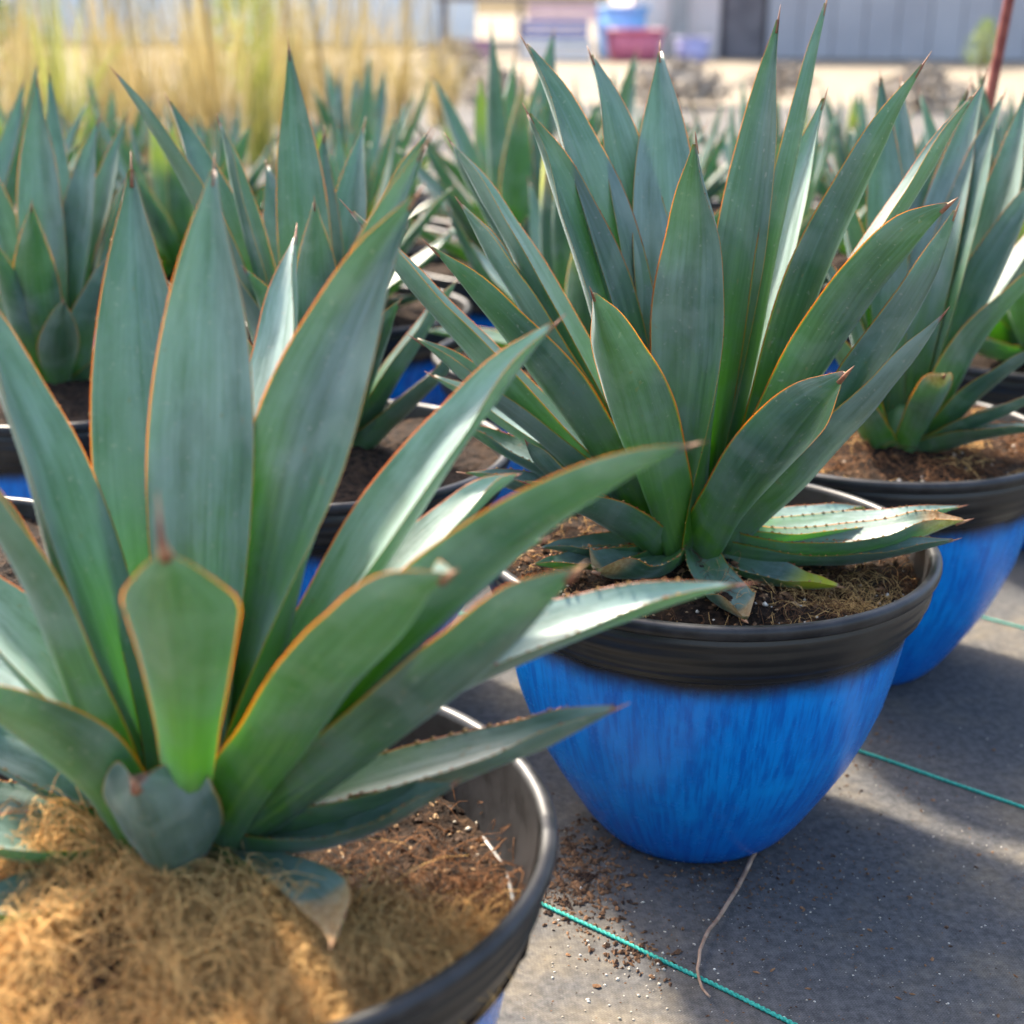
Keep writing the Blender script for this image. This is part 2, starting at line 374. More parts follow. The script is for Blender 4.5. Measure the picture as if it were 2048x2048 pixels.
# leaf centre lines (base, middle, tip), width, twist, cupping, shape, dry tip, yellow tip, wax bloom with light and shade painted in; metres from the plant base
LEAVES_P1 = dict(base=(-0.1374, 0.5344, 0.1896), leaves=[
    ((-0.0039, 0.0142, 0.0073), (-0.0187, 0.0551, 0.1518), (-0.0306, 0.1102, 0.2741), 0.0485, -6, 0.36, '', 0, 0, 0.35),
    ((0.0040, 0.0142, 0.0073), (0.0126, 0.0294, 0.1622), (0.0165, 0.0588, 0.2784), 0.0492, 4, 0.36, '', 0, 0, 0.5),
    ((0.0037, 0.0142, 0.0073), (0.0299, 0.0698, 0.1502), (0.0363, 0.1397, 0.2397), 0.0441, -34, 0.36, '', 0, 0, 1),
    ((0.0140, 0.0046, 0.0073), (0.0581, 0.0294, 0.1739), (0.1063, 0.0353, 0.2902), 0.0323, 44, 0.36, '', 0, 0, 0.4),
    ((0.0144, 0.0031, 0.0073), (0.0562, 0.0176, 0.1672), (0.1034, 0.0220, 0.2713), 0.0492, 48, 0.36, '', 0, 0, 0.22),
    ((0.0142, 0.0039, 0.0073), (0.0893, 0.0220, 0.1344), (0.1586, 0.0441, 0.2171), 0.0397, 14, 0.5, '', 0, 0, 1),
    ((0.0133, 0.0062, 0.0073), (0.0912, 0.0331, 0.1054), (0.1416, 0.0662, 0.1420), 0.0353, 0, 0.45, '', 0, 0, 0.9),
    ((0.0138, -0.0050, 0.0073), (0.1167, -0.0367, 0.1336), (0.2024, -0.0735, 0.1981), 0.0397, -38, 0.25, '', 0, 0, 0.1),
    ((0.0147, 0.0007, 0.0073), (0.0954, 0.0037, 0.0916), (0.1536, 0.0073, 0.1342), 0.0367, 8, 0.4, '', 0, 0, 1),
    ((0.0146, -0.0014, 0.0073), (0.1197, -0.0110, 0.0833), (0.2324, -0.0220, 0.1271), 0.0382, 12, 0.45, '', 0, 0, 1),
    ((0.0128, -0.0072, 0.0073), (0.1008, -0.0456, 0.0852), (0.1627, -0.0911, 0.1617), 0.0426, -20, 0.4, 'blunt', 0, 0, 0.5),
    ((0.0105, -0.0102, 0.0073), (0.0709, -0.0588, 0.1002), (0.1210, -0.1176, 0.1687), 0.0441, -8, 0.45, 'blunt', 0, 0, 0.5),
    ((0.0143, -0.0034, 0.0073), (0.1028, -0.0220, 0.0401), (0.1830, -0.0441, 0.0864), 0.0397, 2, 0.45, '', 0, 0, 0.6),
    ((0.0146, 0.0014, 0.0029), (0.0918, 0.0073, 0.0207), (0.1593, 0.0147, 0.0549), 0.0294, 10, 0.4, '', 1, 0, None),
    ((0.0131, -0.0067, 0.0029), (0.0734, -0.0309, 0.0232), (0.1197, -0.0617, 0.0634), 0.0323, 8, 0.4, '', 0, 0, None),
    ((0.0035, -0.0143, 0.0073), (0.0266, -0.0911, 0.1211), (0.0335, -0.1352, 0.1825), 0.0404, -10, 0.3, 'strap', 0, 0, 0.5),
    ((-0.0083, -0.0122, 0.0029), (-0.0331, -0.0456, 0.0670), (-0.0619, -0.0911, 0.1156), 0.0441, 18, 0.3, '', 0, 0, 0.4),
    ((-0.0135, 0.0058, 0.0073), (-0.0450, 0.0184, 0.1310), (-0.0852, 0.0367, 0.2423), 0.0470, 10, 0.35, '', 0, 0, 0.45),
    ((-0.0142, -0.0038, 0.0073), (-0.0443, -0.0110, 0.1127), (-0.0825, -0.0220, 0.1970), 0.0456, 12, 0.3, '', 0, 0, 0.12),
    ((-0.0145, 0.0026, 0.0073), (-0.0633, 0.0110, 0.0771), (-0.1234, 0.0220, 0.1324), 0.0441, 0, 0.4, '', 0, 0, 0.8),
    ((-0.0139, 0.0048, 0.0073), (-0.0763, 0.0257, 0.0526), (-0.1484, 0.0514, 0.0908), 0.0412, 0, 0.4, '', 0, 0, 0.9),
    ((-0.0146, 0.0018, 0.0029), (-0.0620, 0.0074, 0.0230), (-0.1222, 0.0147, 0.0526), 0.0397, 0, 0.45, '', 0, 0, 0.9),
    ((-0.0147, -0.0009, 0.0029), (-0.0644, -0.0037, 0.0089), (-0.1158, -0.0073, 0.0333), 0.0353, 0, 0.4, '', 0, 0, None),
    ((-0.0119, -0.0086, 0.0029), (-0.0546, -0.0331, 0.0139), (-0.0909, -0.0662, 0.0408), 0.0353, 0, 0.4, '', 0, 0, None),
    ((-0.0079, -0.0124, 0.0029), (-0.0424, -0.0551, 0.0037), (-0.0705, -0.1102, 0.0324), 0.0353, 0, 0.4, '', 0, 0, None),
    ((0.0000, -0.0147, 0.0029), (0.0036, -0.0500, 0.0271), (0.0001, -0.0735, 0.0688), 0.0485, 0, 0.55, 'stub', 0, 0, None),
    ((0.0081, -0.0123, 0.0029), (0.0606, -0.0573, 0.0115), (0.0757, -0.1147, 0.0262), 0.0250, 0, 0.3, '', 2, 0, None),
])
LEAVES_P2 = dict(base=(0.1156, 0.8784, 0.1955), leaves=[
    ((-0.0127, 0.0074, 0.0073), (-0.0555, 0.0331, 0.1864), (-0.1143, 0.0662, 0.3156), 0.0500, -12, 0.36, '', 0, 0, 0.2),
    ((-0.0144, 0.0028, 0.0073), (-0.0610, 0.0110, 0.1602), (-0.1117, 0.0221, 0.2758), 0.0514, -26, 0.36, '', 0, 0, 0.04),
    ((-0.0083, 0.0122, 0.0073), (-0.0357, 0.0514, 0.1872), (-0.0698, 0.1029, 0.3074), 0.0456, 0, 0.36, '', 0, 0, 0.4),
    ((-0.0028, 0.0144, 0.0073), (-0.0181, 0.0551, 0.1834), (-0.0217, 0.1102, 0.3107), 0.0514, 0, 0.36, '', 0, 0, 0.5),
    ((-0.0087, -0.0119, 0.0073), (-0.0024, -0.0073, 0.1511), (-0.0108, -0.0147, 0.2624), 0.0573, 8, 0.48, '', 0, 0, 0.3),
    ((0.0110, 0.0097, 0.0073), (0.0272, 0.0191, 0.1893), (0.0432, 0.0382, 0.3330), 0.0382, 12, 0.36, '', 0, 0, 0.08),
    ((0.0126, 0.0076, 0.0073), (0.0459, 0.0221, 0.2021), (0.0730, 0.0441, 0.3418), 0.0294, -62, 0.36, '', 0, 0, 0.5),
    ((0.0113, 0.0094, 0.0073), (0.0505, 0.0441, 0.1602), (0.0818, 0.0676, 0.2849), 0.0397, -4, 0.36, '', 0, 0, 1),
    ((0.0147, 0.0008, 0.0073), (0.0667, 0.0037, 0.1758), (0.1282, 0.0073, 0.3078), 0.0485, -42, 0.25, '', 0, 0, 0.05),
    ((0.0144, 0.0031, 0.0073), (0.0968, 0.0184, 0.1669), (0.1687, 0.0368, 0.2877), 0.0382, -16, 0.45, '', 0, 0, 0.5),
    ((0.0133, -0.0062, 0.0073), (0.0720, -0.0309, 0.1437), (0.1321, -0.0617, 0.2316), 0.0500, -26, 0.35, 'blunt', 0, 0, 0.1),
    ((0.0146, -0.0015, 0.0073), (0.1048, -0.0073, 0.1222), (0.1477, -0.0147, 0.2249), 0.0456, -34, 0.35, '', 0, 0, 0.6),
    ((0.0135, -0.0059, 0.0073), (0.0835, -0.0294, 0.0857), (0.1349, -0.0588, 0.1696), 0.0456, -8, 0.4, '', 0, 0, 0.9),
    ((0.0070, -0.0130, 0.0073), (0.0305, -0.0625, 0.0701), (0.0671, -0.1249, 0.1497), 0.0485, -22, 0.4, 'blunt', 0, 0, 0.2),
    ((-0.0076, -0.0126, 0.0073), (-0.0460, -0.0625, 0.1101), (-0.0759, -0.1249, 0.1912), 0.0485, 4, 0.45, '', 0, 0, 0.6),
    ((-0.0120, -0.0086, 0.0029), (-0.0553, -0.0404, 0.0332), (-0.1130, -0.0808, 0.0697), 0.0397, 20, 0.3, '', 0, 0, 0.1),
    ((-0.0138, 0.0051, 0.0073), (-0.0918, 0.0294, 0.1497), (-0.1607, 0.0588, 0.2549), 0.0485, 10, 0.36, '', 0, 0, 0.9),
    ((-0.0146, 0.0014, 0.0073), (-0.0903, 0.0073, 0.1305), (-0.1523, 0.0147, 0.2206), 0.0500, 8, 0.36, '', 0, 0, 0.95),
    ((-0.0144, -0.0027, 0.0073), (-0.0905, -0.0162, 0.1125), (-0.1700, -0.0323, 0.2017), 0.0485, 26, 0.3, '', 0, 0, 0.08),
    ((-0.0147, 0.0010, 0.0073), (-0.1183, 0.0073, 0.1064), (-0.2230, 0.0147, 0.2184), 0.0485, 6, 0.4, '', 0, 0, 0.9),
    ((-0.0147, 0.0006, 0.0073), (-0.0978, 0.0037, 0.0763), (-0.1823, 0.0073, 0.1364), 0.0456, 2, 0.4, '', 0, 0, 0.8),
    ((-0.0143, 0.0036, 0.0073), (-0.0903, 0.0221, 0.0568), (-0.1743, 0.0441, 0.1039), 0.0456, 0, 0.4, '', 0, 0, 0.9),
    ((-0.0143, 0.0033, 0.0073), (-0.0832, 0.0184, 0.0399), (-0.1602, 0.0367, 0.0736), 0.0426, 0, 0.4, '', 0, 0, None),
    ((-0.0133, -0.0063, 0.0029), (-0.0780, -0.0257, 0.0453), (-0.1084, -0.0514, 0.0859), 0.0353, 6, 0.45, '', 0, 0, None),
    ((-0.0147, 0.0007, 0.0029), (-0.0731, 0.0037, 0.0284), (-0.1521, 0.0073, 0.0463), 0.0426, 0, 0.4, '', 0, 0, None),
    ((0.0142, -0.0037, 0.0073), (0.0914, -0.0221, 0.0085), (0.1686, -0.0441, 0.0355), 0.0382, 0, 0.5, 'blunt', 1, 0, 0.6),
    ((0.0147, 0.0006, 0.0073), (0.1002, 0.0037, 0.0100), (0.1816, 0.0073, 0.0271), 0.0367, 0, 0.4, '', 0, 0, 0.9),
    ((0.0132, 0.0065, 0.0029), (0.0678, 0.0331, 0.0029), (0.1342, 0.0662, 0.0054), 0.0353, 0, 0.4, '', 0, 0, 0.9),
    ((0.0137, -0.0054, 0.0029), (0.0899, -0.0309, 0.0046), (0.1567, -0.0617, 0.0291), 0.0323, 0, 0.4, '', 0, 0, None),
    ((0.0112, -0.0096, 0.0029), (0.0428, -0.0367, -0.0061), (0.0860, -0.0735, 0.0010), 0.0367, 0, 0.35, '', 0, 1, None),
    ((0.0027, -0.0144, 0.0029), (0.0102, -0.0573, -0.0070), (0.0216, -0.1147, -0.0053), 0.0323, 0, 0.5, 'stub', 1, 0, 0.5),
    ((-0.0090, -0.0116, 0.0029), (-0.0364, -0.0441, 0.0014), (-0.0686, -0.0882, 0.0150), 0.0441, 0, 0.4, 'stub', 1, 0, None),
    ((-0.0138, -0.0050, 0.0029), (-0.0531, -0.0184, 0.0039), (-0.1008, -0.0367, 0.0104), 0.0323, 0, 0.4, '', 0, 0, None),
    ((-0.0124, -0.0079, 0.0029), (-0.0605, -0.0331, 0.0004), (-0.1044, -0.0662, 0.0111), 0.0294, 0, 0.4, '', 0, 0, None),
])
LEAVES_P3 = dict(base=(0.3099, 1.1101, 0.1926), leaves=[
    ((0.0124, 0.0080, 0.0073), (0.0367, 0.0221, 0.1579), (0.0685, 0.0441, 0.2795), 0.0441, -4, 0.36, '', 0, 0, None),
    ((0.0113, 0.0094, 0.0073), (0.0660, 0.0404, 0.1511), (0.0967, 0.0809, 0.2833), 0.0412, 0, 0.36, '', 0, 0, None),
    ((0.0146, 0.0021, 0.0073), (0.0507, 0.0073, 0.1232), (0.1031, 0.0147, 0.2320), 0.0397, 24, 0.36, '', 0, 0, None),
    ((0.0129, -0.0070, 0.0073), (0.0402, -0.0257, 0.0925), (0.0956, -0.0514, 0.1698), 0.0426, -18, 0.3, '', 0, 0, None),
    ((0.0129, -0.0070, 0.0029), (0.0449, -0.0257, 0.0506), (0.0948, -0.0514, 0.1027), 0.0382, -10, 0.36, '', 0, 0, None),
    ((0.0109, -0.0099, 0.0029), (0.0425, -0.0404, 0.0334), (0.0888, -0.0808, 0.0694), 0.0353, 0, 0.4, '', 0, 0, None),
    ((0.0088, -0.0118, 0.0029), (0.0439, -0.0514, 0.0281), (0.0763, -0.1029, 0.0464), 0.0294, 0, 0.4, '', 0, 0, None),
    ((0.0013, -0.0146, 0.0029), (0.0067, -0.0404, 0.0436), (0.0073, -0.0808, 0.0830), 0.0294, 0, 0.36, 'stub', 1, 0, None),
    ((-0.0045, 0.0140, 0.0073), (-0.0188, 0.0367, 0.1676), (-0.0236, 0.0735, 0.2914), 0.0397, 0, 0.36, '', 0, 0, None),
    ((0.0004, 0.0147, 0.0073), (-0.0035, 0.0551, 0.1651), (0.0030, 0.1102, 0.2854), 0.0397, 0, 0.36, '', 0, 0, None),
    ((0.0078, 0.0125, 0.0073), (0.0159, 0.0441, 0.1543), (0.0548, 0.0882, 0.2826), 0.0397, 20, 0.36, '', 0, 0, None),
    ((0.0099, 0.0109, 0.0073), (0.0254, 0.0331, 0.1561), (0.0603, 0.0661, 0.2963), 0.0412, 0, 0.36, '', 0, 0, None),
    ((-0.0115, 0.0092, 0.0073), (-0.0317, 0.0257, 0.1190), (-0.0643, 0.0514, 0.2231), 0.0412, 0, 0.36, '', 0, 0, None),
    ((-0.0144, 0.0028, 0.0029), (-0.0374, 0.0073, 0.0887), (-0.0748, 0.0147, 0.1580), 0.0397, 0, 0.36, '', 0, 0, None),
    ((-0.0143, -0.0033, 0.0029), (-0.0483, -0.0110, 0.0715), (-0.0958, -0.0221, 0.1274), 0.0382, 0, 0.36, '', 0, 0, None),
    ((-0.0120, -0.0084, 0.0029), (-0.0403, -0.0257, 0.0371), (-0.0736, -0.0514, 0.0768), 0.0382, 0, 0.36, '', 0, 0, None),
    ((0.0134, 0.0060, 0.0073), (0.0760, 0.0331, 0.1186), (0.1475, 0.0661, 0.2112), 0.0412, -20, 0.36, '', 0, 0, None),
])
LEAVES_P4 = dict(base=(-0.1483, 1.0889, 0.1926), leaves=[
    ((-0.0062, 0.0133, 0.0073), (-0.0153, 0.0257, 0.1642), (-0.0238, 0.0514, 0.3126), 0.0456, 0, 0.36, '', 0, 0, None),
    ((-0.0005, 0.0147, 0.0073), (-0.0045, 0.0441, 0.1325), (-0.0032, 0.0882, 0.2448), 0.0412, 0, 0.36, '', 0, 0, None),
    ((-0.0144, 0.0027, 0.0073), (-0.0764, 0.0147, 0.1652), (-0.1555, 0.0294, 0.2916), 0.0426, 30, 0.36, '', 0, 0, None),
    ((-0.0130, 0.0069, 0.0073), (-0.0703, 0.0331, 0.1544), (-0.1233, 0.0662, 0.2695), 0.0412, -12, 0.36, '', 0, 0, None),
    ((-0.0141, 0.0041, 0.0073), (-0.0464, 0.0110, 0.1459), (-0.0752, 0.0221, 0.2573), 0.0426, 14, 0.36, '', 0, 0, None),
    ((0.0017, -0.0146, 0.0073), (0.0019, -0.0257, 0.1128), (0.0059, -0.0514, 0.2063), 0.0412, 0, 0.36, '', 0, 0, None),
    ((0.0142, 0.0036, 0.0073), (0.0388, 0.0110, 0.1467), (0.0866, 0.0221, 0.2495), 0.0426, -22, 0.36, '', 0, 0, None),
    ((0.0099, 0.0109, 0.0073), (0.0319, 0.0331, 0.1180), (0.0600, 0.0662, 0.2086), 0.0397, 0, 0.36, '', 0, 0, None),
    ((-0.0138, -0.0050, 0.0073), (-0.0405, -0.0147, 0.0939), (-0.0810, -0.0294, 0.1717), 0.0397, 0, 0.36, '', 0, 0, None),
    ((-0.0076, -0.0126, 0.0073), (-0.0212, -0.0367, 0.0908), (-0.0445, -0.0735, 0.1599), 0.0397, 0, 0.36, '', 0, 0, None),
    ((0.0145, -0.0024, 0.0029), (0.0502, -0.0073, 0.0302), (0.0905, -0.0147, 0.0654), 0.0367, 0, 0.4, '', 0, 0, None),
    ((0.0141, 0.0040, 0.0029), (0.0448, 0.0110, 0.0466), (0.0780, 0.0221, 0.0870), 0.0367, 0, 0.4, '', 0, 0, None),
    ((-0.0146, 0.0018, 0.0029), (-0.0587, 0.0073, 0.0509), (-0.1161, 0.0147, 0.0868), 0.0382, 0, 0.4, '', 0, 0, None),
    ((-0.0140, -0.0046, 0.0029), (-0.0478, -0.0147, 0.0270), (-0.0887, -0.0294, 0.0475), 0.0367, 0, 0.4, '', 0, 0, None),
    ((0.0036, 0.0143, 0.0073), (0.0133, 0.0551, 0.1392), (0.0275, 0.1102, 0.2497), 0.0397, 0, 0.36, '', 0, 0, None),
    ((0.0147, 0.0010, 0.0073), (0.0583, 0.0037, 0.0699), (0.1078, 0.0073, 0.1398), 0.0397, 0, 0.4, '', 0, 0, 0.9),
    ((0.0144, -0.0027, 0.0029), (0.0672, -0.0110, 0.0441), (0.1168, -0.0221, 0.0969), 0.0382, 0, 0.4, '', 0, 0, 0.8),
    ((0.0106, -0.0102, 0.0029), (0.0373, -0.0331, 0.0743), (0.0687, -0.0662, 0.1369), 0.0397, 0, 0.36, '', 0, 0, 0.2),
    ((-0.0008, -0.0147, 0.0029), (0.0044, -0.0441, 0.0604), (-0.0051, -0.0882, 0.1102), 0.0397, 0, 0.36, '', 0, 0, 0.2),
    ((-0.0147, 0.0009, 0.0073), (-0.0610, 0.0037, 0.0730), (-0.1231, 0.0073, 0.1377), 0.0397, 0, 0.36, '', 0, 0, 0.8),
    ((-0.0066, 0.0131, 0.0073), (-0.0313, 0.0551, 0.1303), (-0.0554, 0.1102, 0.2157), 0.0397, 0, 0.36, '', 0, 0, None),
])
LEAVES_P5 = dict(base=(-0.4200, 1.2880, 0.1926), leaves=[
    ((-0.0016, 0.0146, 0.0073), (-0.0063, 0.0221, 0.1473), (-0.0048, 0.0441, 0.2793), 0.0441, 0, 0.36, '', 0, 0, None),
    ((-0.0017, 0.0146, 0.0073), (-0.0024, 0.0478, 0.1439), (-0.0109, 0.0956, 0.2830), 0.0353, 40, 0.36, '', 0, 0, None),
    ((0.0036, -0.0143, 0.0073), (0.0031, -0.0404, 0.0917), (0.0204, -0.0809, 0.1811), 0.0426, 0, 0.36, '', 0, 0, None),
    ((0.0098, 0.0109, 0.0073), (0.0253, 0.0257, 0.1376), (0.0463, 0.0514, 0.2407), 0.0412, 16, 0.36, '', 0, 0, None),
    ((0.0086, 0.0119, 0.0073), (0.0340, 0.0441, 0.1302), (0.0634, 0.0882, 0.2432), 0.0397, 0, 0.36, '', 0, 0, None),
    ((-0.0130, 0.0069, 0.0073), (-0.0367, 0.0184, 0.1190), (-0.0696, 0.0367, 0.2246), 0.0412, 0, 0.36, '', 0, 0, None),
    ((-0.0147, 0.0000, 0.0073), (-0.0439, 0.0000, 0.0837), (-0.0874, 0.0000, 0.1589), 0.0412, 0, 0.36, '', 0, 0, None),
    ((-0.0049, -0.0139, 0.0029), (-0.0158, -0.0331, 0.0666), (-0.0232, -0.0661, 0.1503), 0.0412, 0, 0.36, '', 0, 0, None),
    ((0.0060, -0.0134, 0.0029), (0.0217, -0.0514, 0.0472), (0.0460, -0.1029, 0.1038), 0.0382, 0, 0.36, '', 0, 0, None),
    ((0.0140, -0.0045, 0.0029), (0.0391, -0.0110, 0.0674), (0.0687, -0.0221, 0.1310), 0.0397, -12, 0.36, '', 0, 0, None),
    ((0.0136, 0.0056, 0.0073), (0.0449, 0.0147, 0.1060), (0.0718, 0.0294, 0.1894), 0.0382, 0, 0.36, '', 0, 0, None),
    ((-0.0145, -0.0022, 0.0029), (-0.0465, -0.0074, 0.0366), (-0.0978, -0.0147, 0.0669), 0.0382, 0, 0.36, '', 0, 0, None),
    ((0.0144, -0.0028, 0.0029), (0.0438, -0.0074, 0.0227), (0.0767, -0.0147, 0.0491), 0.0353, 0, 0.36, '', 0, 0, None),
])


def stem_core(parent, r, h):
    prof = [(r * 1.0, -.02), (r * 1.1, .0), (r * .95, h * .4), (r * .6, h * .8), (r * .2, h)]
    vs, fs = [], []
    for (rr, z) in prof:
        for k in range(12): vs.append((rr * math.cos(k * math.pi / 6), rr * math.sin(k * math.pi / 6), z))
    for i in range(len(prof) - 1):
        for k in range(12): k2 = (k + 1) % 12; fs.append((i * 12 + k, i * 12 + k2, (i + 1) * 12 + k2, (i + 1) * 12 + k))
    uv = [(.5, .08)] * len(vs); cond = [(0, 0, .3, 1)] * len(vs)
    fs.append(tuple(range(48, 60)))
    mesh('stem', vs, fs, M_LEAF, parent, uv=uv, cond=cond)
def place_agave(data, label, seed, res=5, nseg=34, teeth=True, inner=3):
    rng = random.Random(seed)
    e = empty('agave', data['base']); tag(e, label, 'agave', 'potted agaves')
    stem_core(e, .13 * POT_R, .25 * POT_R)
    for (B, M, T, W, tw, cup, sh, dry, ye, bl) in data['leaves']:
        leaf(B, M, T, W, tw, cup, sh, dry, ye, e, rng, res, nseg, teeth, bloom_light=bl)
    return e
AG1 = place_agave(LEAVES_P1, 'large blue green agave nearest the camera, rising from a mound of coir', 1)
AG2 = place_agave(LEAVES_P2, 'agave in sharp focus in the blue pot at the centre right', 2)
AG3 = place_agave(LEAVES_P3, 'dark green agave at the right edge behind the sharp blue pot', 3, 5, 26, True)
AG4 = place_agave(LEAVES_P4, 'agave between and behind the two front agaves, one broad upright leaf', 4, 5, 24, False)
AG5 = place_agave(LEAVES_P5, 'agave at the left edge behind the nearest one, with upright dark leaves', 5, 5, 22, False)

# ------------------------------------------------------------------ pots
PROF_BODY = [(.36, -1.385), (.40, -1.388), (.425, -1.375), (.47, -1.33), (.53, -1.25), (.585, -1.16), (.645, -1.06), (.712, -.94), (.772, -.80), (.82, -.66), (.85, -.53), (.87, -.42), (.884, -.33), (.892, -.27)]
PROF_RIM = [(.872, -.288), (.900, -.276), (.910, -.262), (.912, -.250), (.926, -.236), (.942, -.218), (.950, -.198), (.950, -.186), (.956, -.172), (.967, -.154), (.971, -.134), (.969, -.120), (.972, -.108), (.977, -.092), (.975, -.076), (.970, -.066), (.969, -.056)]
PROF_LIP = [(.965, -.062), (.985, -.056), (.996, -.044), (1.0, -.026), (.999, -.010), (.990, -.0), (.976, .004), (.962, .002), (.952, -.006), (.947, -.022), (.942, -.07), (.915, -.20), (.85, -.36), (.78, -.5)]
def lathe(name, prof, mat, parent, seg=96, zoff=0):
    vs, fs, uv = [], [], []
    zs = [p[1] for p in prof]; n = len(prof)
    for i, (r, z) in enumerate(prof):
        for k in range(seg + 1):
            a = 2 * math.pi * k / seg
            vs.append((r * POT_R * math.cos(a), r * POT_R * math.sin(a), (z + 1.39) * POT_R)); uv.append((k / seg, (z + 1.39) / 1.39))
    for i in range(n - 1):
        for k in range(seg): q = i * (seg + 1) + k; fs.append((q, q + 1, q + seg + 2, q + seg + 1))
    me = mesh(name, vs, fs, mat, parent, uv=uv); return me
def make_pot(loc, label, rz=0):
    e = empty('plant_pot', loc, rz); tag(e, label, 'pot', 'blue plant pots')
    lathe('body', PROF_BODY, M_POT, e); r = lathe('rim', PROF_RIM, M_RIM, e); lathe('lip', PROF_LIP, M_LIP, r)
    vs = [(0, 0, .003)] + [(.36 * POT_R * math.cos(k * math.pi / 12), .36 * POT_R * math.sin(k * math.pi / 12), .003) for k in range(24)]
    mesh('base', vs, [(0, 1 + k, 1 + (k + 1) % 24) for k in range(24)], M_POT, e, uv=[(0, 0)] * 25)
    return e
def rloc(x, y): return (x * POT_R, y * POT_R, 0)
POTS = {'P1': (-.862, 3.532), 'P2': (.851, 5.909), 'P3': (2.01, 7.69), 'P4': (-1.0, 7.28), 'P5': (-2.8, 8.56), 'P6': (-2.54, 5.41)}
pot1 = make_pot(rloc(*POTS['P1']), 'blue pot nearest the camera at bottom left, its rim cut by the frame', 1.0)
def pot_copy(xy, label, rz):
    p = copy_tree(pot1); p.location = rloc(*xy); p.rotation_euler = (0, 0, rz); p['label'] = label; return p
pot_copy(POTS['P2'], 'bright blue pot with black rim in sharp focus at the centre right', 2.1)
pot_copy(POTS['P3'], 'blue pot at the right edge behind the sharp one', 3.7)
pot_copy(POTS['P4'], 'mostly hidden pot seen between the two front agaves', .4)
pot_copy(POTS['P5'], 'mostly hidden dark rimmed pot behind the nearest agave at far left', 5.1)
pot_copy(POTS['P6'], 'pot at the left edge showing only a sliver of rim behind the nearest agave', 4.2)

# ------------------------------------------------------------------ soil in the pots
def soil_height(kind, x, y):
    # x, y in rim radii from the pot centre; returns height in rim radii relative to the rim plane
    r = math.hypot(x, y)
    if kind == 1:
        h = -.27 + .13 * math.exp(-((x + .15)**2 + (y + .20)**2) / .22) + .14 * math.exp(-((x + .42)**2 + (y + .02)**2) / .03) + .10 * math.exp(-((x - .28)**2 + (y + .50)**2) / .09) + .10 * math.exp(-((x + .35)**2 + (y + .60)**2) / .06) + .08 * math.exp(-((x - .05)**2 + (y + .85)**2) / .05)
        h -= .05 * math.exp(-((x + .10)**2 + (y + .55)**2) / .012)
    elif kind == 2: h = -.15 + .08 * math.exp(-r * r / .12)
    else: h = -.09 + .08 * math.exp(-r * r / .3)
    h += .045 * noise.fractal((x * 3.1 + kind * 7, y * 3.1, kind), 1.0, 2.0, 5) + .018 * noise.noise((x * 22, y * 22, kind))
    return h
def make_soil(kind, xy, label, rings=46, seg=110):
    vs, fs = [(0, 0, soil_height(kind, 0, 0) * POT_R)], []
    for i in range(1, rings + 1):
        r = .935 * i / rings
        for k in range(seg):
            a = 2 * math.pi * k / seg; x, y = r * math.cos(a), r * math.sin(a)
            vs.append((x * POT_R, y * POT_R, soil_height(kind, x, y) * POT_R))
    for k in range(seg): fs.append((0, 1 + k, 1 + (k + 1) % seg))
    for i in range(rings - 1):
        for k in range(seg):
            k2 = (k + 1) % seg; a = 1 + i * seg; fs.append((a + k, a + k2, a + seg + k2, a + seg + k))
    o = mesh('potting_soil', vs, fs, M_SOIL); o.location = (xy[0] * POT_R, xy[1] * POT_R, POT_H)
    return tag(o, label, 'soil', kind='stuff')
def fibres(kind, xy, n, seed, mat, where, label, lmin=.05, lmax=.22, rad=.00022, lift=.05):
    rng = random.Random(seed); vs, fs = [], []
    acc = (vs, fs); c = 0
    while c < n:
        x, y = rng.uniform(-.93, .93), rng.uniform(-.93, .93)
        if math.hypot(x, y) > .92 or rng.random() > where(x, y): continue
        c += 1; a = rng.uniform(0, 6.283); l = rng.uniform(lmin, lmax); bend = rng.uniform(-2.2, 2.2); pts = []
        z0 = rng.uniform(-.01, lift); arch = rng.uniform(0, lift * 1.3); px, py = x, y; ns = 5
        for i in range(ns + 1):
            q = i / ns
            if math.hypot(px, py) < .925: z = soil_height(kind, px, py)
            pts.append((px * POT_R, py * POT_R, (z + z0 + arch * math.sin(q * math.pi) + rng.uniform(-.006, .006)) * POT_R))
            px += math.cos(a) * l / ns; py += math.sin(a) * l / ns; a += bend / ns + rng.uniform(-.35, .35)
            if math.hypot(px, py) > .93: px *= .95; py *= .95
        r = rad * rng.uniform(.6, 1.5)
        add(acc, tube(pts, lambda q: r * (1 - .6 * q), 3, False))
    o = mesh('coir_fibre', vs, fs, mat); o.location = (xy[0] * POT_R, xy[1] * POT_R, POT_H)
    return tag(o, label, 'coir', kind='stuff')
def chunk(rng, p, sx, sy, sz, rot=None):
    # an irregular lump, 8 corners pushed about
    a = rng.uniform(0, 6.283); ca, sa = math.cos(a), math.sin(a); vs = []
    for k in range(6):
        an = k * math.pi / 3 + rng.uniform(-.3, .3); r = rng.uniform(.75, 1.1); x, y = sx * r * math.cos(an), sy * r * math.sin(an)
        vs.append((p[0] + ca * x - sa * y, p[1] + sa * x + ca * y, p[2] + sz * rng.uniform(-.35, .35)))
    vs.append((p[0], p[1], p[2] + sz)); vs.append((p[0], p[1], p[2] - sz))
    fs = [(k, (k + 1) % 6, 6) for k in range(6)] + [((k + 1) % 6, k, 7) for k in range(6)]
    return vs, fs
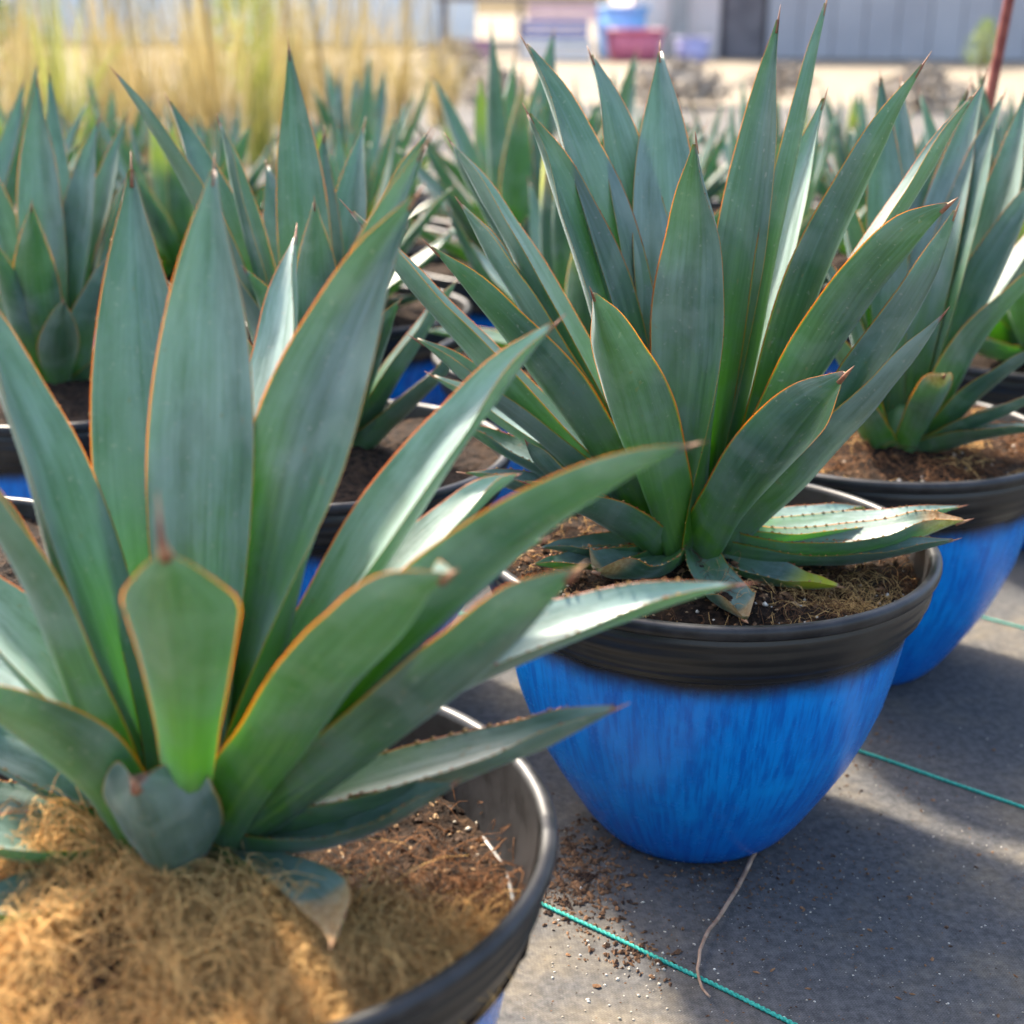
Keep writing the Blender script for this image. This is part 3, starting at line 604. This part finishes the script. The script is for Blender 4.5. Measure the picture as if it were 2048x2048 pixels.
def crumbs(name, n, seed, mat, spot, label, smin, smax, flat=.7, cat='soil'):
    rng = random.Random(seed); acc = ([], [])
    for _ in range(n):
        p = spot(rng)
        if p is None: continue
        s = smin * (smax / smin)**(rng.random()**1.6); e = rng.uniform(.6, 1.0) if cat != 'chips' else rng.uniform(.25, .7)
        add(acc, chunk(rng, (p[0], p[1], p[2] + s * flat * .4), s, s * e, s * flat * rng.uniform(.6, 1)))
    o = mesh(name, acc[0], acc[1], mat, smooth=(cat == 'perlite')); return tag(o, label, cat, kind='stuff')
def on_soil(kind, xy, where=lambda x, y: 1):
    def f(rng):
        for _ in range(60):
            x, y = rng.uniform(-.92, .92), rng.uniform(-.92, .92)
            if math.hypot(x, y) < .92 and rng.random() < where(x, y):
                return ((xy[0] + x) * POT_R, (xy[1] + y) * POT_R, POT_H + soil_height(kind, x, y) * POT_R)
    return f
p1, p2, p3, p4, p5 = (POTS[k] for k in ('P1', 'P2', 'P3', 'P4', 'P5'))
make_soil(1, p1, 'dark potting mix in the nearest pot')
make_soil(2, p2, 'brown potting mix in the sharp blue pot')
soil3 = make_soil(3, p3, 'brown potting mix in the blue pot at the right edge')
for k, lab in (('P4', 'potting mix in the hidden pot between the two front agaves'), ('P5', 'potting mix in the dark rimmed pot at far left'), ('P6', 'potting mix in the pot at the left edge')):
    s = soil3.copy(); col.objects.link(s); s.location = (POTS[k][0] * POT_R, POTS[k][1] * POT_R, POT_H); s.rotation_euler = (0, 0, len(lab)); s['label'] = lab
def w_tan(x, y):
    f = .5 + .33 * noise.noise((x * 3.3, y * 3.3, 5)) + .25 * noise.noise((x * 8.5, y * 8.5, 8))
    yb = .27 - .40 * ss(-.3, .05, x) - .10 * max(0, x)
    return max(0, ss(.11, -.11, y - yb)) * (1 - .97 * math.exp(-((x + .12)**2 + (y + .52)**2) / .014)) * (.02 + .35 * ss(.1, .4, x) + 1.2 * ss(.40, .60, f))
def w_tan_low(x, y): return .9 * w_tan(x, y)
fibres(1, p1, 10500, 11, M_COIR, w_tan, 'tangled tan coir fibre heaped at the front of the nearest pot', .05, .24, .00021, .08)
fibres(1, p1, 380, 17, M_COIR, w_tan, 'coarse loose coir strands over the heap in the nearest pot', .12, .45, .00032, .09)
crumbs('bark_chips', 420, 29, M_BARK, on_soil(1, p1, lambda x, y: ss(.3, 0, y)), 'bark bits lying in the coir of the nearest pot', .0008, .0036, .8, 'chips')
fibres(1, p1, 1500, 12, M_COIRD, lambda x, y: .15 + .85 * ss(.25, .6, x) * ss(.35, -.1, y), 'dark brown coir fibre on the right side of the nearest pot', .05, .22, .00022, .05)
fibres(2, p2, 1300, 13, M_COIRD, lambda x, y: .3 + .7 * ss(.1, .5, x), 'brown coir fibre on the soil of the sharp blue pot', .04, .16, .0002, .03)
fibres(2, p2, 700, 14, M_COIR, lambda x, y: .05 + 1.0 * math.exp(-((x - .55)**2 + (y + .38)**2) / .03), 'small tan coir tuft at the front right of the sharp blue pot', .04, .14, .0002, .03)
fibres(3, p3, 1500, 15, M_COIRD, lambda x, y: .35 + .6 * noise.noise((x * 4, y * 4, 9)), 'brown coir fibre in the blue pot at the right edge', .05, .18, .0003, .03)
fibres(3, p3, 350, 16, M_COIR, lambda x, y: ss(.1, .5, noise.noise((x * 3, y * 3, 4))), 'few tan coir strands in the blue pot at the right edge', .05, .18, .0003, .03)
crumbs('bark_chips', 1300, 21, M_BARKD, on_soil(1, p1, lambda x, y: .25 + .75 * ss(.1, .4, x)), 'dark bark bits on the soil of the nearest pot', .0007, .0032, .6, 'chips')
crumbs('perlite', 60, 22, M_PERL, on_soil(1, p1), 'white perlite grains in the nearest pot', .0008, .0021, .9, 'perlite')
crumbs('bark_chips', 1500, 23, M_BARK, on_soil(2, p2), 'bark bits on the soil of the sharp blue pot', .0008, .0044, .6, 'chips')
crumbs('wood_chips', 420, 27, M_WOOD, on_soil(2, p2), 'pale wood chips on the soil of the sharp blue pot', .0008, .0034, .5, 'chips')
crumbs('wood_chips', 160, 28, M_WOOD, on_soil(1, p1, lambda x, y: .1 + .9 * ss(.2, .6, x)), 'pale wood chips on the dark soil of the nearest pot', .0008, .003, .5, 'chips')
crumbs('perlite', 130, 24, M_PERL, on_soil(2, p2, lambda x, y: .2 + ss(.0, -.5, y)), 'pale perlite grains near the front rim of the sharp blue pot', .0008, .0026, .9, 'perlite')
crumbs('bark_chips', 700, 25, M_BARK, on_soil(3, p3), 'bark bits on the soil of the pot at the right edge', .001, .004, .6, 'chips')
crumbs('perlite', 60, 26, M_PERL, on_soil(3, p3), 'perlite grains in the pot at the right edge', .001, .0024, .9, 'perlite')

# dried stub hanging over the coir of the nearest agave
def free_leaf(name, label, cat, B, M, T, W, **kw):
    e = empty(name, B); tag(e, label, cat); rng = random.Random(len(label))
    B = Vector(B); leaf((0, 0, 0), Vector(M) - B, Vector(T) - B, W, kw.get('tw', 0), kw.get('cup', .3), kw.get('sh', ''), kw.get('dry', 0), kw.get('ye', 0), e, rng, 5, 20, False, 'blade')
    return e

# ------------------------------------------------------------------ litter on the fabric
def gspot(cx, cy, sx, sy):
    def f(rng):
        x, y = rng.gauss(cx, sx) * POT_R, rng.gauss(cy, sy) * POT_R
        for k in POTS.values():
            if math.hypot(x - k[0] * POT_R, y - k[1] * POT_R) < .40 * POT_R: return None
        return (x, y, undul(x, y))
    return f
crumbs('spilled_soil', 1300, 31, M_BARK, gspot(.30, 5.42, .11, .20), 'spilled brown potting soil between the two front pots', .0007, .0034, .6, 'chips')
crumbs('spilled_soil', 160, 32, M_BARK, gspot(.52, 4.86, .10, .07), 'small heap of red brown soil beside the green thread', .0008, .0034, .7, 'chips')
crumbs('spilled_soil', 900, 33, M_BARK, gspot(.95, 5.45, .34, .22), 'thin scatter of soil round the foot of the sharp blue pot', .0004, .0018, .6, 'chips')
crumbs('spilled_soil', 260, 34, M_BARK, gspot(1.72, 6.55, .22, .30), 'soil scattered on the ground right of the sharp blue pot', .0006, .0024, .6, 'chips')
crumbs('grit', 1100, 35, M_PERL, gspot(1.3, 5.0, .9, .9), 'pale grit and flecks over the fabric', .0002, .0009, .7, 'perlite')
crumbs('grit', 1100, 39, M_BARK, gspot(1.3, 5.0, .9, .9), 'dark grit over the fabric', .0003, .0011, .5, 'chips')
crumbs('grit', 60, 36, M_PERL, gspot(.50, 4.75, .14, .22), 'white perlite beads on the fabric between the front pots', .0007, .0016, .95, 'perlite')
crumbs('plant_bits', 320, 37, M_BARK, gspot(1.3, 4.9, .8, .8), 'dark plant bits over the fabric at lower right', .0006, .0026, .35, 'chips')
rp = [(1.10, 5.56), (1.04, 5.42), (.98, 5.28), (.90, 5.12), (.82, 4.98), (.765, 4.84), (.74, 4.72), (.745, 4.60), (.775, 4.545)]
pts = []
for i in range(len(rp) - 1):
    for q in range(5):
        t = q / 5; x = rp[i][0] * (1 - t) + rp[i + 1][0] * t; y = rp[i][1] * (1 - t) + rp[i + 1][1] * t
        x += .006 * noise.noise((i + t, 0, 2)); pts.append((x * POT_R, y * POT_R, .0025 + .0015 * noise.noise((i + t, 5, 0)) + .002))
rt_ = tube(pts, lambda q: .0016 * (1 - .55 * q), 7)
tag(mesh('dry_root', rt_[0], rt_[1], simple('dry_root', (0.22, 0.13, 0.085), (0.38, 0.26, 0.18), 90, .85, .4, .001)), 'long curved dry root lying on the fabric below the sharp pot', 'root')

# ------------------------------------------------------------------ further rows of potted agaves
def generic(seed, nl=24):
    rng = random.Random(seed); e = empty('agave')
    stem_core(e, .13 * POT_R, .25 * POT_R)
    for i in range(nl):
        a = i * 2.39996 + rng.uniform(-.2, .2); q = i / (nl - 1)
        el = R_(12 + 70 * q**.8 + rng.uniform(-6, 6)); Lf = POT_R * (1.25 + .75 * min(1, q * 1.8)) * rng.uniform(.88, 1.08) * (1 - .12 * (q > .9))
        d = Vector((math.cos(a) * math.cos(el), math.sin(a) * math.cos(el), math.sin(el))); ra = Vector((math.cos(a), math.sin(a), 0))
        B = ra * .1 * POT_R + Vector((0, 0, .04 * POT_R)); T = d * Lf; M = (B + T) * .5 + (Vector((0, 0, 1)) * rng.uniform(-.08, .03) + ra * rng.uniform(0, .06)) * Lf
        leaf(B, M, T, POT_R * rng.uniform(.26, .31), rng.uniform(-12, 12), .36, '', int(rng.random() < .06), int(rng.random() < .05), e, rng, 3, 14, False)
    return e
protos = [generic(101), generic(102, 22), generic(103, 26)]
used = [False] * 3
A_, B_ = (1.40, 2.0), (-1.75, 1.6)
rng = random.Random(77); far = []
for i in range(-3, 14):
    for j in range(-6, 12):
        x = .851 + A_[0] * i + B_[0] * j; y = 5.909 + A_[1] * i + B_[1] * j
        if y < 8.3 or y > 19.5 or abs(x) > .37 * y + 1.2: continue
        if any(math.hypot(x - px, y - py) < 1.55 for px, py in POTS.values()): continue
        far.append((y, x + rng.uniform(-.15, .15)))
far.sort()
order = sorted(range(len(far)), key=lambda n: far[n][1] / far[n][0])
ORD = ['first', 'second', 'third', 'fourth', 'fifth', 'sixth', 'seventh', 'eighth', 'ninth', 'tenth', 'eleventh', 'twelfth', 'thirteenth', 'fourteenth', 'fifteenth', 'sixteenth', 'seventeenth', 'eighteenth', 'nineteenth', 'twentieth'] + ['twenty first', 'twenty second', 'twenty third', 'twenty fourth', 'twenty fifth', 'twenty sixth', 'twenty seventh', 'twenty eighth', 'twenty ninth', 'thirtieth'] + ['later'] * 60
for n, (y, x) in enumerate(far):
    k = n % 3
    if not used[k]: e = protos[k]; used[k] = True
    else: e = copy_tree(protos[k])
    e.location = (x * POT_R, y * POT_R, POT_H - .07 * POT_R); e.rotation_euler = (0, 0, rng.uniform(0, 6.283)); sc_ = rng.uniform(.78, 1.06) * (1 if y < 14 else .84); e.rotation_euler = (rng.uniform(-.12, .12), rng.uniform(-.12, .12), e.rotation_euler[2]); e.scale = (sc_,) * 3
    o_ = ORD[order.index(n)]
    tag(e, f'blue green agave in the rows behind, {o_} from the left', 'agave', 'agaves in the rows behind')
    p = pot_copy((x, y), f'blue pot in the rows behind, {o_} from the left', rng.uniform(0, 6)); p['group'] = 'pots in the rows behind'
    s = soil3.copy(); col.objects.link(s); s.location = (x * POT_R, y * POT_R, POT_H); s.rotation_euler = (0, 0, rng.uniform(0, 6)); s['label'] = f'potting mix in the rear pot, {o_} from the left'
# the pot at the left edge carries an agave whose leaves stay mostly out of frame
e = copy_tree(protos[1]); e.location = (POTS['P6'][0] * POT_R - .05, POTS['P6'][1] * POT_R, POT_H - .07 * POT_R); e.rotation_euler = (0, 0, .7); e.scale = (.55, .55, .55)
tag(e, 'small agave in the pot at the left edge, almost out of frame', 'agave', 'potted agaves')

# ------------------------------------------------------------------ background: grasses, stalk, crates, bench, building
def grass_material(name, a, b_, c3):
    b = MatB(name); uv = b.node('ShaderNodeUVMap').outputs[0]; sep = b.node('ShaderNodeSeparateXYZ'); b.l(uv, sep.inputs[0])
    n = b.noise(b.coord(), 3.5, 3, .5)
    c = b.mix(sep.outputs[0], a, b_); c = b.mix(b.step(n, .5, .65), c, c3)
    b.set(c, .7, .3)
    tr = b.node('ShaderNodeBsdfTranslucent'); b.l(c, tr.inputs[0])
    ms = b.node('ShaderNodeMixShader', i_0=.4); b.l(b.p.outputs[0], ms.inputs[1]); b.l(tr.outputs[0], ms.inputs[2]); b.l(ms.outputs[0], b.out.inputs[0]); return b.m
M_GRASS = grass_material('dry_grass', (0.34, 0.24, 0.075), (0.44, 0.37, 0.19), (0.22, 0.22, 0.06))
M_GRASSG = grass_material('green_grass', (0.22, 0.28, 0.05), (0.42, 0.38, 0.12), (0.14, 0.22, 0.04))
def grass_clump(loc, h, n, spread, mat, label, seed, stems=5):
    rng = random.Random(seed); e = empty('ornamental_grass', loc); tag(e, label, 'grass', 'ornamental grasses')
    vs, fs, uv = [], [], []
    for _ in range(n):
        a = rng.uniform(0, 6.283); r0 = rng.uniform(0, .07); l = h * rng.uniform(.45, 1.05); out = spread * rng.uniform(.1, 1); wd = rng.uniform(.0012, .0032)
        ca, sa = math.cos(a), math.sin(a); ta = a + 1.57 + rng.uniform(-.7, .7); o = len(vs); v = rng.random(); droop = rng.uniform(0, .35)
        for i in range(7):
            q = i / 6; r = r0 + out * q**1.8; z = l * (q - droop * q**4)
            ww = wd * (1 - q**3 * .9); x, y = r * ca, r * sa
            vs += [(x - math.cos(ta) * ww, y - math.sin(ta) * ww, z), (x, y, z - ww * .5), (x + math.cos(ta) * ww, y + math.sin(ta) * ww, z)]; uv += [(v, q)] * 3
        for i in range(6):
            k = o + 3 * i; fs += [(k, k + 1, k + 4, k + 3), (k + 1, k + 2, k + 5, k + 4)]
    f = mesh('blades', vs, fs, mat, e, uv=uv); f['kind'] = 'stuff'
    for _ in range(stems):
        a = rng.uniform(0, 6.283); r = spread * rng.uniform(.1, .6); l = h * rng.uniform(1.0, 1.45)
        pts = [(math.cos(a) * r * q**1.3, math.sin(a) * r * q**1.3, l * q) for q in (0, .25, .5, .75, 1)]
        sv = tube(pts, lambda q: .0042 - .0018 * q, 5); mesh('culm', sv[0], sv[1], mat, e, uv=[(.6, .5)] * len(sv[0]))
    return e
def at(px, dist): return ((px - 1024) / 2874 * dist, dist * 1.0, 0)
rng = random.Random(5)
gl = [(-20, 4.3, .50), (70, 5.2, .62), (150, 4.6, .55), (235, 5.4, .66), (310, 4.8, .60), (390, 5.6, .66), (455, 4.7, .58), (530, 5.3, .70), (600, 5.9, .72), (665, 5.0, .66), (735, 5.7, .70), (800, 6.4, .60), (110, 7.4, .62), (420, 7.6, .66), (260, 6.6, .60), (570, 7.2, .66), (880, 7.2, .46)]
gn = ['far left edge', 'left', 'left beside the narrow green one', 'left of centre', 'tall', 'wispy', 'short', 'dense', 'golden', 'leaning', 'sparse', 'low', 'distant', 'back row', 'pale', 'second back row', 'last one on the right']
for n, (px, d, h) in enumerate(gl):
    g = n in (2, 7)
    grass_clump(at(px, d), h * 1.22, 130, .28, M_GRASSG if g else M_GRASS, f"blurred {'greenish' if g else 'dry golden'} ornamental grass behind the agaves, {gn[n]}", 200 + n)
# reddish stalk rising at the right
d = 1.62; b0 = at(1905, d); pts = [Vector((b0[0], d, .15)), Vector((b0[0] + .006, d, .30)), Vector((b0[0] + .016, d - .01, .46)), Vector((b0[0] + .028, d - .015, .62)), Vector((b0[0] + .036, d - .02, .78))]
sv = tube([pts[0].lerp(pts[1], t / 4) for t in range(4)] + [pts[1].lerp(pts[2], t / 4) for t in range(4)] + [pts[2].lerp(pts[3], t / 4) for t in range(4)] + [pts[3].lerp(pts[4], t / 4) for t in range(5)], lambda q: .0064 - .0015 * q, 10)
tag(mesh('plant_stalk', sv[0], sv[1], simple('red_stalk', (0.16, 0.03, 0.025), (0.27, 0.075, 0.055), 60, .6, .3, .002)), 'slanting dark red plant stalk at the upper right', 'stalk')

def bxm(acc, x0, x1, y0, y1, z0, z1):
    v = [(x0, y0, z0), (x1, y0, z0), (x1, y1, z0), (x0, y1, z0), (x0, y0, z1), (x1, y0, z1), (x1, y1, z1), (x0, y1, z1)]
    add(acc, (v, [(3, 2, 1, 0), (4, 5, 6, 7), (0, 1, 5, 4), (1, 2, 6, 5), (2, 3, 7, 6), (3, 0, 4, 7)]))
def boxobj(name, dims, mat, parent=None):
    acc = ([], []); bxm(acc, *dims); return mesh(name, acc[0], acc[1], mat, parent, smooth=False)
def crate(x0, x1, y, z0, h, mat, label):
    e = empty('plastic_crate', ((x0 + x1) / 2, y, z0)); tag(e, label, 'crate', 'plastic crates'); w2 = (x1 - x0) / 2; dp = .2; t = .012
    boxobj('floor', (-w2 + t, w2 - t, -dp + t, dp - t, 0, .012), mat, e)
    for (a, b_, c, d_) in ((-w2, w2, -dp, -dp + t), (-w2, w2, dp - t, dp), (-w2, -w2 + t, -dp + t, dp - t), (w2 - t, w2, -dp + t, dp - t)):
        acc = ([], [])
        for k in range(3): bxm(acc, a, b_, c, d_, h * (.02 + .34 * k), h * (.27 + .34 * k) if k < 2 else h)
        o = mesh('side_panel', acc[0], acc[1], mat, e, smooth=False)
    for sx in (-1, 1):
        for sy in (-1, 1): boxobj('corner_post', (sx * w2 - .006 - .008 * (sx > 0), sx * w2 + .006 + .008 * (sx < 0), sy * dp - .016 * (sy > 0) - .002, sy * dp + .016 * (sy < 0) + .002, .0, h - .003), mat, e)
def tub(x, y, z0, r, h, mat, label):
    e = empty('plastic_tub', (x, y, z0)); tag(e, label, 'tub', 'plastic tubs')
    for nm, prof in (('body', [(.0, .004), (.72, 0), (.78, .06), (.97, .93), (.95, .93), (.76, .09), (.0, .05)]), ('rim', [(.955, .92), (1.05, .92), (1.06, .96), (1.04, 1.0), (.955, 1.0), (.955, .92)])):
        vs, fs = [], []
        for (a, b_) in prof:
            for k in range(28): vs.append((a * r * math.cos(k * math.pi / 14), a * r * math.sin(k * math.pi / 14), b_ * h))
        for i in range(len(prof) - 1):
            for k in range(28): k2 = (k + 1) % 28; fs.append((i * 28 + k, i * 28 + k2, (i + 1) * 28 + k2, (i + 1) * 28 + k))
        mesh(nm, vs, fs, mat, e)
def plast(n, c): return simple(n, tuple(x * .85 for x in c), c, 8, .4, .05, .002, .5)
MB_, MW_, MR_, ML_, MC_, MP_ = plast('blue_plastic', (.13, .18, .46)), plast('white_plastic', (.75, .75, .75)), plast('red_plastic', (.62, .16, .24)), plast('lavender_plastic', (.42, .42, .70)), plast('light_blue_plastic', (.25, .52, .85)), plast('purple_plastic', (.28, .13, .24))
D = 18.0
crate(.06, .88, D, 0, .24, MW_, 'white plastic crate on the ground under the blue one, far behind')
crate(.08, .84, D, .245, .20, MB_, 'blue plastic crate stacked on the white one, far behind')
crate(.14, .94, D, .45, .18, plast('pink_plastic', (.62, .42, .52)), 'pinkish crate topmost of the far stack')
crate(-.92, -.30, D, 0, .22, MP_, 'dull purple crate left of the far crate stack')
tub(1.40, D, 0, .37, .36, MR_, 'pinkish red plastic tub by the far building')
tub(1.30, D + .9, 0, .34, .62, MC_, 'light blue plastic tub behind the red one')
tub(2.10, D, 0, .22, .27, ML_, 'small lavender tub right of the red tub')
bench = empty('potting_bench', (0, D + 1.2, 0)); tag(bench, 'dark topped bench far behind beside the building', 'bench')
MG_ = simple('weathered_wood', (.10, .09, .085), (.2, .18, .16), 12, .9, .3, .01)
boxobj('top', (-1.0, 1.15, -.35, .35, .66, .72), MG_, bench)
for x in (-.95, .02, 1.04):
    for y in (-.3, .24): boxobj('leg', (x, x + .06, y, y + .06, 0, .657), MG_, bench)
# building
MWALL = MatB('grey_siding'); o_ = MWALL.coord(); nz = MWALL.noise(o_, 1.5, 5, .6)
MWALL.set(MWALL.mix(MWALL.step(nz, .3, .7), (0.40, 0.385, 0.40), (0.47, 0.455, 0.465)), .7, .3)
MPALE = simple('pale_render', (0.66, 0.56, 0.52), (0.74, 0.65, 0.61), 2, .85, .1, .01)
MDARK = simple('dark_door', (0.14, 0.125, 0.13), (0.20, 0.175, 0.18), 4, .6, .1, .01)
MROOF = simple('grey_roof', (0.16, 0.15, 0.15), (0.24, 0.23, 0.22), 3, .6, .1, .01)
bd = empty('building', (0, 19.6, 0)); tag(bd, 'low grey building with pale wall end behind the nursery yard', 'building')
for k in range(16):                                   # upright siding boards
    x0 = 3.25 + k * .42; boxobj('siding_board', (x0, x0 + .405, -.02, .10, 0, 3.0), MWALL.m, bd)
boxobj('wall', (1.5, 10.0, .102, .3, 0, 3.0), MDARK, bd)
boxobj('pale_panel', (1.52, 2.62, -.03, .10, 0, 3.0), MPALE, bd)
boxobj('post', (1.98, 2.20, -.16, -.034, 0, 3.0), simple('grey_post', (.34, .32, .3), (.42, .4, .38), 3, .8), bd)
dr = boxobj('door', (2.70, 3.18, .02, .098, 0, 2.1), MDARK, bd); boxobj('handle', (2.76, 2.80, -.02, .018, 1.0, 1.12), MWALL.m, dr)
rf = boxobj('roof', (1.2, 10.3, -.7, 5, 3.004, 3.2), MROOF, bd)
boxobj('side_wall', (1.5, 1.7, .302, 4.8, 0, 3.0), MPALE, bd)
MPOLY = simple('milky_polythene', (0.60, 0.70, 0.76), (0.72, 0.79, 0.83), 1.5, .35, .05, .01, .5)
MTUBE = simple('galvanised_tube', (.30, .31, .32), (.42, .43, .44), 20, .4, .05, .002, .5)
gh = empty('greenhouse', (-5.6, 24, 0)); tag(gh, 'pale milky plastic greenhouse far behind the grasses at left', 'greenhouse')
for k in range(9):
    x0 = -5 + k * 1.11; boxobj('panel', (x0 + .03, x0 + 1.08, 0, .02, .05, 2.2), MPOLY, gh); boxobj('post', (x0 - .03, x0 + .027, -.03, .05, 0, 2.25), MTUBE, gh)
    vs = [(x0 + .03, 4 - 4 * math.cos(a), 2.25 + 1.5 * math.sin(a)) for a in [i * math.pi / 10 for i in range(11)]]
    vs2 = [(v[0] + 1.05, v[1], v[2]) for v in vs]; vs3 = vs + vs2 + [(v[0], v[1], v[2] - .02) for v in vs + vs2]
    fs = [(i, i + 1, i + 12, i + 11) for i in range(10)] + [(i + 33, i + 34, i + 23, i + 22) for i in range(10)]
    mesh('roof_panel', vs3, fs, MPOLY, gh)
boxobj('rail', (-5.0, 5.0, -.032, .052, 2.2, 2.248), MTUBE, gh)
# shrubs by the wall
def shrub(loc, r, h, label, seed, cols=((.20, .28, .06), (.34, .40, .12))):
    rng = random.Random(seed); e = empty('shrub', loc); tag(e, label, 'shrub', 'shrubs in the yard')
    mat = simple('shrub_leaf_%d' % seed, cols[0], cols[1], 9, .7, .1, .01)
    acc = ([], [])
    for _ in range(900):
        a = rng.uniform(0, 6.283); q = rng.random()**.45; z = h * (.12 + .88 * rng.random()); rr = r * q * math.sin(math.pi * min(.95, .2 + .75 * z / h))
        p = Vector((math.cos(a) * rr, math.sin(a) * rr, z)); d1 = Vector((rng.uniform(-1, 1), rng.uniform(-1, 1), rng.uniform(-.3, 1))).normalized(); d2 = d1.cross(Vector((rng.uniform(-1, 1), rng.uniform(-1, 1), rng.uniform(-1, 1)))).normalized()
        s = rng.uniform(.02, .045) * (r / .35); add(acc, ([p, p + d1 * s + d2 * s * .4, p + d1 * s * 2, p + d1 * s - d2 * s * .4], [(0, 1, 2, 3)]))
    f = mesh('crown', acc[0], acc[1], mat, e); f['kind'] = 'stuff'
    for k in range(4):
        a = k * 1.6; sv = tube([(0, 0, 0), (math.cos(a) * r * .2, math.sin(a) * r * .2, h * .4), (math.cos(a) * r * .45, math.sin(a) * r * .45, h * .8)], lambda q: .012 - .008 * q, 5); mesh('trunk', sv[0], sv[1], M_BARK, e)
shrub(at(1915, 15.5), .20, .50, 'small yellow green shrub before the grey wall at upper right', 301)
shrub(at(20, 8.5), .30, .60, 'green shrub among the dry grasses at the top left', 302, ((.12, .22, .04), (.25, .36, .08)))
shrub(at(505, 8.8), .25, .72, 'bright green shrub behind the tall agave leaf at upper left', 303, ((.25, .38, .05), (.42, .52, .12)))
for n, (px, dd, r, h) in enumerate([(905, 9.6, .30, .34), (985, 8.6, .22, .22), (1330, 9.0, .34, .24), (1530, 10.5, .26, .18), (1800, 8.8, .30, .22)]):
    shrub(at(px, dd), r, h, f"blurred grey brown low bush beyond the agave rows, {['first', 'second', 'third', 'fourth', 'last'][n]} from the left", 310 + n, ((.22, .19, .16), (.40, .35, .29)))
